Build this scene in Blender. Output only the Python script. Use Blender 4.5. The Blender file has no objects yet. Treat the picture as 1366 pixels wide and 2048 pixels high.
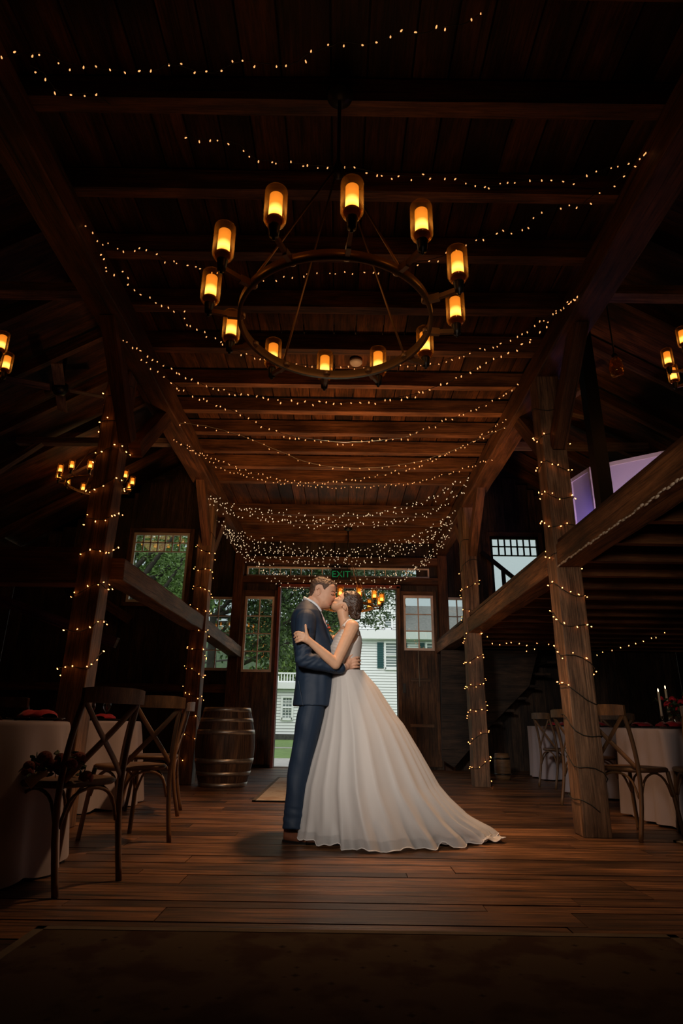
import bpy, bmesh, math, random
import numpy as np
from mathutils import Vector, Matrix, noise
random.seed(7)
S = bpy.context.scene
COL = S.collection
# ---------------------------------------------------------------- camera
F_PX, PITCH, ROLL, CAM_H = 1214.0, math.radians(19.1), math.radians(-0.8), 0.76
cp, sp, cr, sr = math.cos(PITCH), math.sin(PITCH), math.cos(ROLL), math.sin(ROLL)
cd = bpy.data.cameras.new('camera'); cam = bpy.data.objects.new('camera', cd); COL.objects.link(cam)
cam.matrix_world = Matrix(((cr, sr, 0, 0), (sr*sp, -cr*sp, -cp, 0), (-sr*cp, cr*cp, -sp, CAM_H), (0, 0, 0, 1)))
cd.sensor_fit = 'VERTICAL'; cd.sensor_height = 36.0; cd.lens = F_PX/2048*36.0; cd.clip_start = .05; cd.clip_end = 600
S.camera = cam
def ray(px, py):
    x = px-683; v = 1024-py
    xr = x*cr+v*sr; vr = -x*sr+v*cr
    return xr, F_PX*cp-vr*sp, F_PX*sp+vr*cp
def at(px, py, Y):
    x, y, z = ray(px, py); return Vector((x/y*Y, Y, CAM_H+z/y*Y))
def atz(px, py, Z):
    x, y, z = ray(px, py); t = (Z-CAM_H)/z; return Vector((x*t, y*t, Z))
# ---------------------------------------------------------------- world, sun, key light, exposure
S.view_settings.view_transform = 'Standard'; S.view_settings.look = 'None'
S.view_settings.exposure = 0.0; S.view_settings.gamma = 1.0; S.view_settings.use_curve_mapping = False
w = bpy.data.worlds.new('overcast_sky'); S.world = w; w.use_nodes = True
nt = w.node_tree; nt.nodes.clear()
o_ = nt.nodes.new('ShaderNodeOutputWorld'); bg = nt.nodes.new('ShaderNodeBackground')
tc = nt.nodes.new('ShaderNodeTexCoord'); sx = nt.nodes.new('ShaderNodeSeparateXYZ'); rp = nt.nodes.new('ShaderNodeValToRGB')
nt.links.new(tc.outputs['Generated'], sx.inputs[0]); nt.links.new(sx.outputs[2], rp.inputs[0])
rp.color_ramp.elements[0].position = 0.0; rp.color_ramp.elements[0].color = (.50, .60, .64, 1)
rp.color_ramp.elements[1].position = 0.9; rp.color_ramp.elements[1].color = (1.5, 1.55, 1.6, 1)
nt.links.new(rp.outputs[0], bg.inputs[0]); nt.links.new(bg.outputs[0], o_.inputs[0]); bg.inputs[1].default_value = .95
def light(name, kind, loc, energy, color, size=.1, target=None, **kw):
    d = bpy.data.lights.new(name, kind); d.energy = energy; d.color = color
    for k, v in kw.items(): setattr(d, k, v)
    if kind in ('POINT', 'SPOT'): d.shadow_soft_size = size
    if kind == 'SUN': d.angle = size
    if kind == 'AREA': d.size = size
    o = bpy.data.objects.new(name, d); COL.objects.link(o); o.location = loc
    if target is not None:
        o.rotation_euler = (Vector(target)-Vector(loc)).to_track_quat('-Z', 'Y').to_euler()
    return o
light('hazy_sun', 'SUN', (0, -10, 30), 1.1, (1, .96, .9), math.radians(50), target=(8, 25, 0))
# photographer's soft flash, high beside the camera, aimed at the couple
light('flash_key', 'SPOT', (-.75, .3, 2.1), 490, (1, .90, .80), .20, target=(.25, 4.7, 1.15), spot_size=math.radians(42), spot_blend=1.0)
light('flash_fill', 'SPOT', (.5, .1, 1.6), 120, (1, .80, .62), .3, target=(1.9, 6.3, 1.9), spot_size=math.radians(58), spot_blend=1.0)
# added unseen warm lights: low behind the couple for the ceiling, overhead for floor
light('back_uplight', 'SPOT', (.22, 5.35, .55), 400, (1, .50, .20), .12, target=(.12, 7.3, 4.0), spot_size=math.radians(92), spot_blend=.9)
light('joist_downlight', 'SPOT', (.15, 4.95, 3.98), 440, (1, .56, .28), .10, target=(.15, 5.25, 0), spot_size=math.radians(90), spot_blend=1.0)
# ---------------------------------------------------------------- helpers
def tag(o, label=None, cat=None, group=None, kind=None):
    if label: o['label'] = label
    if cat: o['category'] = cat
    if group: o['group'] = group
    if kind: o['kind'] = kind
    return o
def empty(name, loc=(0, 0, 0), rz=0):
    o = bpy.data.objects.new(name, None); COL.objects.link(o); o.location = loc; o.rotation_euler = (0, 0, rz)
    o.empty_display_size = .1
    return o
def wmat(p):
    m = p.matrix_basis if p.parent is None else wmat(p.parent) @ p.matrix_parent_inverse @ p.matrix_basis
    return m.copy()
def setpar(o, parent, world=True):
    o.parent = parent
    if world: o.matrix_parent_inverse = wmat(parent).inverted()
def copy_tree(o, parent=None):
    c = o.copy(); COL.objects.link(c)
    if parent is not None: c.parent = parent
    for ch in list(KIDS.get(o.name, [])): KIDS.setdefault(c.name, []).append(copy_tree(ch, c))
    return c
KIDS = {}
class MB:
    def __init__(s): s.v = []; s.f = []; s.uv = []; s.sm = []
    def face(s, idx, uvs, smooth=False): s.f.append(tuple(idx)); s.uv.extend(uvs); s.sm.append(smooth)
    def box(s, c, size, M=None, axis=0):
        """axis = which local axis the grain runs along"""
        hx, hy, hz = [a/2 for a in size]; c = Vector(c); b = len(s.v)
        ru, rv = random.uniform(0, 200), random.uniform(0, 200)
        cs = []
        for z in (-hz, hz):
            for y in (-hy, hy):
                for x in (-hx, hx):
                    p = Vector((x, y, z)); cs.append(p)
                    s.v.append(tuple(c+(M @ p if M else p)))
        for q in ((0, 2, 3, 1), (4, 5, 7, 6), (0, 1, 5, 4), (2, 6, 7, 3), (0, 4, 6, 2), (1, 3, 7, 5)):
            uvs = []
            for i in q:
                p = cs[i]; u = p[axis]; o = [p[k] for k in range(3) if k != axis]
                uvs.append((u+ru, o[0]+o[1]*1.01+rv))
            s.face([b+i for i in q], uvs)
        return s
    def beam(s, p0, p1, w, h, roll=0.0, seg=1, wob=0.0):
        """rectangular timber from p0 to p1; w across, h in the upright direction; optional hewn wobble"""
        p0, p1 = Vector(p0), Vector(p1); d = p1-p0; L = d.length; d.normalize()
        up = Vector((0, 0, 1)) if abs(d.z) < .95 else Vector((0, 1, 0))
        sd = d.cross(up).normalized(); up = sd.cross(d).normalized()
        if roll: R = Matrix.Rotation(roll, 3, d); sd = R @ sd; up = R @ up
        b = len(s.v); ru, rv = random.uniform(0, 200), random.uniform(0, 200); per = [0, w, w+h, 2*w+h, 2*w+2*h]
        for i in range(seg+1):
            t = i/seg
            for (a, c) in ((-1, -1), (1, -1), (1, 1), (-1, 1)):
                j1, j2 = (random.uniform(-wob, wob), random.uniform(-wob, wob)) if wob else (0, 0)
                s.v.append(tuple(p0+d*L*t+sd*(a*w/2+j1)+up*(c*h/2+j2)))
        for i in range(seg):
            for k in range(4):
                k2 = (k+1) % 4
                u0, u1 = ru+L*i/seg, ru+L*(i+1)/seg
                s.face((b+4*i+k, b+4*i+k2, b+4*i+4+k2, b+4*i+4+k), ((u0, rv+per[k]), (u0, rv+per[k+1]), (u1, rv+per[k+1]), (u1, rv+per[k])))
        for e in (0, seg):
            q = [b+4*e+k for k in ((3, 2, 1, 0) if e == 0 else (0, 1, 2, 3))]
            s.face(q, [(ru+.1*random.random(), rv), (ru+.1, rv), (ru+.1, rv+h), (ru, rv+h)])
        return s
    def tube(s, pts, r, n=8, cap=True, smooth=True, flat=None):
        """r a number or list; flat=(a,b) scales the section across/along the up direction"""
        pts = [Vector(p) for p in pts]; m = len(pts); b = len(s.v); L = 0; prev = None
        rs = r if isinstance(r, (list, tuple)) else [r]*m
        ru = random.uniform(0, 50)
        for i, p in enumerate(pts):
            d = (pts[min(i+1, m-1)]-pts[max(i-1, 0)]).normalized()
            if prev is None:
                ref = Vector((0, 0, 1)) if abs(d.z) < .9 else Vector((0, 1, 0))
                sd = d.cross(ref).normalized()
            else:
                sd = (prev-d*prev.dot(d)).normalized()
            prev = sd; up = sd.cross(d)
            fa, fb = flat if flat else (1, 1)
            for k in range(n):
                a = 2*math.pi*k/n
                s.v.append(tuple(p+(sd*math.cos(a)*fa+up*math.sin(a)*fb)*rs[i]))
        for i in range(m-1):
            l0 = L; L += (pts[i+1]-pts[i]).length
            for k in range(n):
                k2 = (k+1) % n
                s.face((b+i*n+k, b+i*n+k2, b+(i+1)*n+k2, b+(i+1)*n+k), ((ru+l0, k*.02), (ru+l0, k*.02+.02), (ru+L, k*.02+.02), (ru+L, k*.02)), smooth)
        if cap:
            s.face([b+k for k in range(n)][::-1], [(ru, 0)]*n); s.face([b+(m-1)*n+k for k in range(n)], [(ru, 0)]*n)
        return s
    def lathe(s, prof, c=(0, 0, 0), n=20, M=None, smooth=True, ax=1.0, ay=1.0, closed=False):
        c = Vector(c); b = len(s.v); m = len(prof)
        for (r, z) in prof:
            for k in range(n):
                a = 2*math.pi*k/n; p = Vector((r*math.cos(a)*ax, r*math.sin(a)*ay, z))
                s.v.append(tuple(c+(M @ p if M else p)))
        for i in range(m-1):
            for k in range(n):
                k2 = (k+1) % n
                s.face((b+i*n+k, b+i*n+k2, b+(i+1)*n+k2, b+(i+1)*n+k), ((k/n, prof[i][1]), ((k+1)/n, prof[i][1]), ((k+1)/n, prof[i+1][1]), (k/n, prof[i+1][1])), smooth)
        if not closed:
            if prof[0][0] > 1e-5: s.face([b+k for k in range(n)][::-1], [(0, 0)]*n)
            if prof[-1][0] > 1e-5: s.face([b+(m-1)*n+k for k in range(n)], [(0, 0)]*n)
        return s
    def ell(s, c, r, M=None, n=16, m=10):
        prof = [(max(1e-4, math.sin(math.pi*i/m)), -math.cos(math.pi*i/m)) for i in range(m+1)]
        if isinstance(r, (int, float)): r = (r, r, r)
        A = Matrix.Diagonal(r).to_3x3()
        return s.lathe(prof, c, n, (M @ A) if M else A)
    def cap(s, p0, r0, p1, r1, n=14):
        """tapered capsule"""
        p0, p1 = Vector(p0), Vector(p1); d = (p1-p0).normalized(); L = (p1-p0).length
        pts = []; rs = []
        for i in range(6):
            a = math.pi/2*i/5; pts.append(p0-d*r0*math.cos(a)); rs.append(max(r0*math.sin(a), r0*.02))
        for i in range(6):
            a = math.pi/2*i/5; pts.append(p1+d*r1*math.sin(a)); rs.append(max(r1*math.cos(a), r1*.02))
        return s.tube(pts, rs, n)
    def grid(s, rows, close_u=False, smooth=True, uvf=None, flip=False):
        b = len(s.v); m = len(rows); n = len(rows[0])
        for r in rows:
            for p in r: s.v.append(tuple(p))
        for i in range(m-1):
            for k in range(n if close_u else n-1):
                k2 = (k+1) % n
                q = (b+i*n+k, b+i*n+k2, b+(i+1)*n+k2, b+(i+1)*n+k)
                if flip: q = q[::-1]
                s.face(q, ((k/n, i/m), ((k+1)/n, i/m), ((k+1)/n, (i+1)/m), (k/n, (i+1)/m)), smooth)
        return s
    def prism(s, poly, y0, y1):
        """poly = list of (x,z), counterclockwise seen from -y; extruded along y"""
        b = len(s.v); n = len(poly); ru, rv = random.uniform(0, 90), random.uniform(0, 90)
        for y in (y0, y1):
            for (x, z) in poly: s.v.append((x, y, z))
        s.face(range(b, b+n), [(x+ru, z+rv) for x, z in poly]); s.face(list(range(b+n, b+2*n))[::-1], [(x+ru, z+rv) for x, z in poly[::-1]])
        for k in range(n):
            k2 = (k+1) % n; s.face((b+k2, b+k, b+n+k, b+n+k2), [(ru+poly[k2][0], rv), (ru+poly[k][0], rv), (ru+poly[k][0], rv+y1-y0), (ru+poly[k2][0], rv+y1-y0)])
        return s
    def mesh(s, name, fix=False):
        me = bpy.data.meshes.new(name); me.from_pydata(s.v, [], s.f)
        uvl = me.uv_layers.new(name='UVMap')
        uvl.data.foreach_set('uv', np.array(s.uv, dtype=np.float32).ravel())
        me.polygons.foreach_set('use_smooth', s.sm)
        if fix:
            bm = bmesh.new(); bm.from_mesh(me); bmesh.ops.recalc_face_normals(bm, faces=bm.faces); bm.to_mesh(me); bm.free()
        me.update(); return me
    def build(s, name, mat, parent=None, world=True, fix=True, bevel=0):
        o = bpy.data.objects.new(name, s.mesh(name, fix)); COL.objects.link(o)
        if mat: o.data.materials.append(mat)
        if parent is not None:
            setpar(o, parent, world); KIDS.setdefault(parent.name, []).append(o)
        if bevel:
            md = o.modifiers.new('bevel', 'BEVEL'); md.width = bevel; md.segments = 2; md.limit_method = 'ANGLE'
        return o
ORD = 'first second third fourth fifth sixth seventh eighth ninth tenth eleventh twelfth thirteenth fourteenth fifteenth sixteenth seventeenth eighteenth nineteenth twentieth last'.split()
def thing(name, mb, mat, label, cat, group=None, **kw):
    return tag(mb.build(name, mat, **kw), label, cat, group)
def structure(name, mb, mat, **kw):
    o = mb.build(name, mat, **kw); o['kind'] = 'structure'; return o
def local(name, mb, mat, parent): return mb.build(name, mat, parent, world=False)
# ---------------------------------------------------------------- materials
def newmat(name):
    m = bpy.data.materials.new(name); m.use_nodes = True; n = m.node_tree
    return m, n, n.nodes['Principled BSDF'], n.nodes['Material Output']
def flat(name, col, rough=.6, metal=0, sheen=0, sss=0, coat=0, spec=.5, bump=0, bscale=200, var=0, vscale=8):
    m, n, b, o = newmat(name)
    b.inputs['Base Color'].default_value = (*col, 1); b.inputs['Roughness'].default_value = rough; b.inputs['Metallic'].default_value = metal
    b.inputs['Specular IOR Level'].default_value = spec; b.inputs['Coat Weight'].default_value = coat
    if sheen: b.inputs['Sheen Weight'].default_value = sheen; b.inputs['Sheen Roughness'].default_value = .4
    if sss:
        b.inputs['Subsurface Weight'].default_value = sss; b.inputs['Subsurface Radius'].default_value = (.012, .005, .003); b.inputs['Subsurface Scale'].default_value = 1.0
    if bump or var:
        t = n.nodes.new('ShaderNodeTexCoord')
    if bump:
        nz = n.nodes.new('ShaderNodeTexNoise'); nz.inputs['Scale'].default_value = bscale; nz.inputs['Detail'].default_value = 3
        bp = n.nodes.new('ShaderNodeBump'); bp.inputs['Strength'].default_value = bump; bp.inputs['Distance'].default_value = .004
        n.links.new(t.outputs['Object'], nz.inputs['Vector']); n.links.new(nz.outputs['Fac'], bp.inputs['Height']); n.links.new(bp.outputs[0], b.inputs['Normal'])
    if var:
        nz = n.nodes.new('ShaderNodeTexNoise'); nz.inputs['Scale'].default_value = vscale; nz.inputs['Detail'].default_value = 5
        r = n.nodes.new('ShaderNodeValToRGB')
        r.color_ramp.elements[0].position = .3; r.color_ramp.elements[1].position = .7
        r.color_ramp.elements[0].color = (*[c*(1-var) for c in col], 1); r.color_ramp.elements[1].color = (*[min(1, c*(1+var)) for c in col], 1)
        n.links.new(t.outputs['Object'], nz.inputs['Vector']); n.links.new(nz.outputs['Fac'], r.inputs[0]); n.links.new(r.outputs[0], b.inputs['Base Color'])
    return m
def wood(name, dark, light_, rough=.6, gx=1.3, gy=22, crack=.55, bump=.5, spec=.35, plank=.5, stain=.45):
    m, n, b, o = newmat(name); N = n.nodes; L = n.links
    uv = N.new('ShaderNodeUVMap'); mp = N.new('ShaderNodeMapping'); mp.inputs['Scale'].default_value = (gx, gy, 1)
    L.new(uv.outputs[0], mp.inputs[0])
    n1 = N.new('ShaderNodeTexNoise'); n1.inputs['Scale'].default_value = 1; n1.inputs['Detail'].default_value = 8; n1.inputs['Roughness'].default_value = .68; n1.inputs['Distortion'].default_value = .6
    L.new(mp.outputs[0], n1.inputs['Vector'])
    n2 = N.new('ShaderNodeTexNoise'); n2.inputs['Scale'].default_value = .9; n2.inputs['Detail'].default_value = 2
    L.new(uv.outputs[0], n2.inputs['Vector'])
    mpf = N.new('ShaderNodeMapping'); mpf.inputs['Scale'].default_value = (gx*3, gy*6, 1); L.new(uv.outputs[0], mpf.inputs[0])
    nf = N.new('ShaderNodeTexNoise'); nf.inputs['Scale'].default_value = 1; nf.inputs['Detail'].default_value = 5; nf.inputs['Roughness'].default_value = .7; L.new(mpf.outputs[0], nf.inputs['Vector'])
    mf = N.new('ShaderNodeMath'); mf.operation = 'MULTIPLY_ADD'; mf.inputs[1].default_value = .45; L.new(nf.outputs['Fac'], mf.inputs[0])
    ms = N.new('ShaderNodeMath'); ms.operation = 'MULTIPLY'; ms.inputs[1].default_value = .55; L.new(n1.outputs['Fac'], ms.inputs[0]); L.new(ms.outputs[0], mf.inputs[2])
    r1 = N.new('ShaderNodeValToRGB'); r1.color_ramp.elements[0].position = .40; r1.color_ramp.elements[1].position = .62
    r1.color_ramp.elements[0].color = (*dark, 1); r1.color_ramp.elements[1].color = (*light_, 1)
    L.new(mf.outputs[0], r1.inputs[0])
    r2 = N.new('ShaderNodeMapRange'); r2.inputs['From Min'].default_value = .35; r2.inputs['From Max'].default_value = .65
    r2.inputs['To Min'].default_value = 1-plank; r2.inputs['To Max'].default_value = 1+plank*.6
    L.new(n2.outputs['Fac'], r2.inputs['Value'])
    mul = N.new('ShaderNodeVectorMath'); mul.operation = 'SCALE'; L.new(r1.outputs[0], mul.inputs[0]); L.new(r2.outputs[0], mul.inputs['Scale'])
    # long drying cracks
    mp2 = N.new('ShaderNodeMapping'); mp2.inputs['Scale'].default_value = (.7, 34, 1); L.new(uv.outputs[0], mp2.inputs[0])
    n3 = N.new('ShaderNodeTexNoise'); n3.inputs['Scale'].default_value = 1; n3.inputs['Detail'].default_value = 3; L.new(mp2.outputs[0], n3.inputs['Vector'])
    r3 = N.new('ShaderNodeMapRange'); r3.inputs['From Min'].default_value = .34; r3.inputs['From Max'].default_value = .40; r3.inputs['To Min'].default_value = 1-crack
    L.new(n3.outputs['Fac'], r3.inputs['Value'])
    mul2 = N.new('ShaderNodeVectorMath'); mul2.operation = 'SCALE'; L.new(mul.outputs[0], mul2.inputs[0]); L.new(r3.outputs[0], mul2.inputs['Scale'])
    n4 = N.new('ShaderNodeTexNoise'); n4.inputs['Scale'].default_value = 1; n4.inputs['Detail'].default_value = 6; n4.inputs['Roughness'].default_value = .65
    mp4 = N.new('ShaderNodeMapping'); mp4.inputs['Scale'].default_value = (1.6, 5, 1); mp4.inputs['Location'].default_value = (3.1, 7.7, 0); L.new(uv.outputs[0], mp4.inputs[0]); L.new(mp4.outputs[0], n4.inputs['Vector'])
    r4 = N.new('ShaderNodeMapRange'); r4.inputs['From Min'].default_value = .40; r4.inputs['From Max'].default_value = .56; r4.inputs['To Min'].default_value = 1-stain
    L.new(n4.outputs['Fac'], r4.inputs['Value']); mul3 = N.new('ShaderNodeVectorMath'); mul3.operation = 'SCALE'; L.new(mul2.outputs[0], mul3.inputs[0]); L.new(r4.outputs[0], mul3.inputs['Scale'])
    L.new(mul3.outputs[0], b.inputs['Base Color'])
    ad = N.new('ShaderNodeMath'); ad.operation = 'ADD'; L.new(mf.outputs[0], ad.inputs[0]); L.new(r3.outputs[0], ad.inputs[1])
    bp = N.new('ShaderNodeBump'); bp.inputs['Strength'].default_value = bump; bp.inputs['Distance'].default_value = .006
    L.new(ad.outputs[0], bp.inputs['Height']); L.new(bp.outputs[0], b.inputs['Normal'])
    b.inputs['Roughness'].default_value = rough; b.inputs['Specular IOR Level'].default_value = spec
    return m
def emit(name, col, st):
    m, n, b, o = newmat(name); n.nodes.remove(b)
    e = n.nodes.new('ShaderNodeEmission'); e.inputs[0].default_value = (*col, 1); e.inputs[1].default_value = st
    n.links.new(e.outputs[0], o.inputs[0]); return m
def clear(name, tint=(1, 1, 1), refl=(1, 1, 1), base=.05, rough=.03, haze=0):
    """thin pane or bowl: see-through with a fresnel reflection"""
    m, n, b, o = newmat(name); n.nodes.remove(b)
    t = n.nodes.new('ShaderNodeBsdfTransparent'); t.inputs[0].default_value = (*tint, 1)
    g = n.nodes.new('ShaderNodeBsdfGlossy'); g.inputs['Color'].default_value = (*refl, 1); g.inputs['Roughness'].default_value = rough
    ly = n.nodes.new('ShaderNodeLayerWeight'); ly.inputs[0].default_value = .5; lw = n.nodes.new('ShaderNodeValToRGB')
    lw.color_ramp.elements[0].position = .25; lw.color_ramp.elements[0].color = (base,)*3+(1,); lw.color_ramp.elements[1].position = 1.0; lw.color_ramp.elements[1].color = (.75, .75, .75, 1)
    e_ = lw.color_ramp.elements.new(.75); e_.color = (base*2+.06,)*3+(1,)
    n.links.new(ly.outputs['Facing'], lw.inputs[0])
    mx = n.nodes.new('ShaderNodeMixShader'); n.links.new(lw.outputs[0], mx.inputs[0]); n.links.new(t.outputs[0], mx.inputs[1]); n.links.new(g.outputs[0], mx.inputs[2])
    if haze:
        tl = n.nodes.new('ShaderNodeBsdfTranslucent'); tl.inputs[0].default_value = (*refl, 1); m2 = n.nodes.new('ShaderNodeMixShader')
        r2 = n.nodes.new('ShaderNodeValToRGB'); r2.color_ramp.elements[0].position = .3; r2.color_ramp.elements[0].color = (haze*.25,)*3+(1,); r2.color_ramp.elements[1].position = .95; r2.color_ramp.elements[1].color = (min(1, haze*3),)*3+(1,)
        n.links.new(ly.outputs['Facing'], r2.inputs[0]); n.links.new(r2.outputs[0], m2.inputs[0]); n.links.new(mx.outputs[0], m2.inputs[1]); n.links.new(tl.outputs[0], m2.inputs[2]); mx = m2
    n.links.new(mx.outputs[0], o.inputs[0]); return m
def sheer(name, col, alpha, rough=.5):
    m, n, b, o = newmat(name)
    b.inputs['Base Color'].default_value = (*col, 1); b.inputs['Roughness'].default_value = rough; b.inputs['Alpha'].default_value = alpha
    b.inputs['Sheen Weight'].default_value = .3
    return m
def rugmat(name, base, dark, red):
    m, n, b, o = newmat(name); N = n.nodes; L = n.links
    t = N.new('ShaderNodeTexCoord'); mp = N.new('ShaderNodeMapping'); L.new(t.outputs['Object'], mp.inputs[0])
    v = N.new('ShaderNodeTexVoronoi'); v.inputs['Scale'].default_value = 14; v.distance = 'MANHATTAN'; L.new(mp.outputs[0], v.inputs['Vector'])
    r = N.new('ShaderNodeValToRGB'); r.color_ramp.elements[0].position = .12; r.color_ramp.elements[1].position = .3
    r.color_ramp.elements[0].color = (*dark, 1); r.color_ramp.elements[1].color = (*base, 1); L.new(v.outputs['Distance'], r.inputs[0])
    nz = N.new('ShaderNodeTexNoise'); nz.inputs['Scale'].default_value = 5; nz.inputs['Detail'].default_value = 6; L.new(mp.outputs[0], nz.inputs['Vector'])
    r2 = N.new('ShaderNodeValToRGB'); r2.color_ramp.elements[0].position = .48; r2.color_ramp.elements[1].position = .6; L.new(nz.outputs['Fac'], r2.inputs[0])
    mx = N.new('ShaderNodeMix'); mx.data_type = 'RGBA'; L.new(r2.outputs[0], mx.inputs[0]); L.new(r.outputs[0], mx.inputs[6]); mx.inputs[7].default_value = (*red, 1)
    L.new(mx.outputs[2], b.inputs['Base Color']); b.inputs['Roughness'].default_value = .95; b.inputs['Specular IOR Level'].default_value = .1
    return m
M = {}
M['post'] = wood('old_hewn_timber', (.075, .038, .020), (.40, .22, .12), gy=18, plank=.35)
M['rail'] = wood('orange_brown_timber', (.07, .026, .009), (.40, .17, .065), gy=18, plank=.45)
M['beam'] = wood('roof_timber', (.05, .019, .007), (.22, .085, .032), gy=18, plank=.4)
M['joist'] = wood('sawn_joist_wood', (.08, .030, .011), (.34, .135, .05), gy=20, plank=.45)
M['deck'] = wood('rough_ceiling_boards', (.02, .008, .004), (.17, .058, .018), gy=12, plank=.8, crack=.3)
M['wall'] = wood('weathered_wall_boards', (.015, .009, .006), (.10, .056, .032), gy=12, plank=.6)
M['floor'] = wood('worn_floor_boards', (.026, .012, .006), (.38, .17, .07), rough=.42, gy=26, plank=.75, spec=.5, crack=.8)
M['door'] = wood('reddish_door_boards', (.04, .018, .009), (.25, .115, .05), gy=10, plank=.6)
M['trimwood'] = flat('pinkish_painted_sash', (.84, .66, .57), .6, var=.15)
M['redtrim'] = flat('barn_red_trim', (.20, .035, .022), .6, var=.3)
M['black'] = flat('black_metal', (.02, .017, .014), .4, .6)
M['bronze'] = flat('dark_bronze', (.20, .10, .035), .38, .45)
M['wire'] = flat('dark_wire', (.012, .014, .01), .6)
M['palewire'] = flat('pale_wire', (.35, .32, .25), .5)
M['bulb'] = emit('warm_mini_bulb', (1, .40, .13), 1.5)
M['bulbfar'] = emit('soft_white_mini_bulb', (1, .70, .40), 1.1)
M['bulbpost'] = emit('amber_mini_bulb', (1, .30, .07), 12.0)
M['candle'] = None
M['glass'] = clear('clear_glass', (.97, .97, .97))
M['amberglass'] = clear('amber_seeded_glass', (1, .80, .5), (1, .72, .35), .06, haze=.06)
M['pane'] = clear('window_pane', (.82, .86, .84), (1, 1, 1), .07, rough=.01)
# candle tube: brighter where the bulb sits, low in the frosted cylinder
m, n, b, o = newmat('lit_frosted_candle_tube'); n.nodes.remove(b)
t = n.nodes.new('ShaderNodeTexCoord'); s_ = n.nodes.new('ShaderNodeSeparateXYZ'); r = n.nodes.new('ShaderNodeValToRGB')
n.links.new(t.outputs['Generated'], s_.inputs[0]); n.links.new(s_.outputs[2], r.inputs[0])
cr_ = r.color_ramp; cr_.elements[0].position = 0; cr_.elements[0].color = (2.2, .95, .2, 1); cr_.elements[1].position = 1; cr_.elements[1].color = (.95, .36, .06, 1)
e1 = cr_.elements.new(.25); e1.color = (5.0, 3.0, 1.2, 1); e2 = cr_.elements.new(.55); e2.color = (1.35, .56, .10, 1)
e = n.nodes.new('ShaderNodeEmission'); n.links.new(r.outputs[0], e.inputs[0]); e.inputs[1].default_value = 1.0
n.links.new(e.outputs[0], o.inputs[0]); M['candle'] = m
# ================================================================ the barn
def plank_run(mb, axis, a0, a1, w0, w1, c, th, wid, plane, gap=.006, jit=.25, zj=0.0):
    """boards side by side. axis: 'x','y','z' grain direction; a0..a1 extent along the grain; w0..w1 extent across; plane = which axis is the thickness"""
    ax = 'xyz'.index(axis); pl = 'xyz'.index(plane); ac = 3-ax-pl
    p = w0
    while p < w1-1e-4:
        ww = wid*random.uniform(1-jit, 1+jit); q = min(p+ww, w1)
        if w1-q < wid*.3: q = w1
        size = [0]*3; ctr = [0]*3
        size[ax] = a1-a0; ctr[ax] = (a0+a1)/2; size[ac] = max(q-p-gap, .01); ctr[ac] = (p+q)/2
        size[pl] = th; ctr[pl] = c+random.uniform(-zj, zj)
        mb.box(ctr, size, axis=ax); p = q
NX = 1.78           # inner faces of the nave posts
OUT = 6.2; Y0 = -3.2; YW = 11.4; ZC = 4.03
def roof_z(x): return 4.75+.60*(4.6-abs(x))
# floor: boards across the nave, butted at a few lines
mb = MB()
y = Y0
while y < YW+.12:
    wd = random.uniform(.10, .20)
    xs = [-OUT, random.uniform(-4.5, -3), random.uniform(-2.4, -.6), random.uniform(.3, 2.2), random.uniform(2.8, 4.6), OUT]
    for i in range(5): mb.box(((xs[i]+xs[i+1])/2, y+wd/2, -.025+random.uniform(-.0015, .0015)), (xs[i+1]-xs[i]-.004, wd-.009, .05), axis=0)
    y += wd
structure('floor', mb, M['floor'])
structure('floor_underlay', MB().box((0, (Y0+YW)/2, -.11), (2*OUT, YW-Y0+.2, .1)), M['wall'])
# nave ceiling boards (the loft floor above), grain along the nave
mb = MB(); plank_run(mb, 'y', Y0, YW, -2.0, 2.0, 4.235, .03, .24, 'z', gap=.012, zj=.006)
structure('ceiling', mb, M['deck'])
structure('ceiling_covering', MB().box((0, (Y0+YW)/2, 4.30), (4.1, YW-Y0, .04)), M['wall'])
# walls ---------------------------------------------------------------
holes = [(-1.12, 1.05, 0, 3.16, 'door'), (-1.80, 1.70, 3.39, 3.57, 'transom'), (-4.05, -2.95, 2.85, 4.22, 'wl'), (2.90, 3.86, 2.95, 4.24, 'wr'),
         (-2.56, -2.0, 1.62, 2.97, 'sl'), (-1.78, -1.22, 1.62, 2.96, 'll'), (1.17, 1.72, 2.02, 3.02, 'rl'), (1.95, 2.45, 2.3, 3.02, 'sr')]
def back_boards():
    mb = MB(); x = -OUT
    while x < OUT:
        wd = random.uniform(.16, .30); x1 = min(x+wd, OUT)
        for h in holes:                      # snap board edges to hole edges
            for e in (h[0], h[1]):
                if x+.03 < e < x1+.06: x1 = e
        cuts = sorted((h[2], h[3]) for h in holes if h[0] <= x+.005 and h[1] >= x1-.005)
        z = 0; top = roof_z((x+x1)/2)
        for (a, b_) in cuts+[(top, top)]:
            if a-z > .02: mb.box(((x+x1)/2, YW+.015, (z+a)/2), (x1-x-.004, .03, a-z), axis=2)
            z = max(z, b_)
        x = x1
    return mb
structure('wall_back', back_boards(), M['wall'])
mb = MB()
zs = [0, 1.62, 2.02, 2.3, 2.85, 2.95, 2.96, 2.97, 3.02, 3.16, 3.39, 3.57, 4.22, 4.24]
xs = sorted(set([-OUT, OUT]+[h[0] for h in holes]+[h[1] for h in holes]))
for i in range(len(xs)-1):                  # outer sheathing behind the boards keeps daylight out of the gaps
    xm = (xs[i]+xs[i+1])/2; cuts = sorted((h[2], h[3]) for h in holes if h[0] < xm < h[1]); z = -.1
    for (a, b_) in cuts+[(min(roof_z(xs[i]), roof_z(xs[i+1]))-.01, 99)]:
        if a > z: mb.box((xm, YW+.055, (z+a)/2), (xs[i+1]-xs[i], .05, a-z))
        z = max(z, b_)
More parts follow.
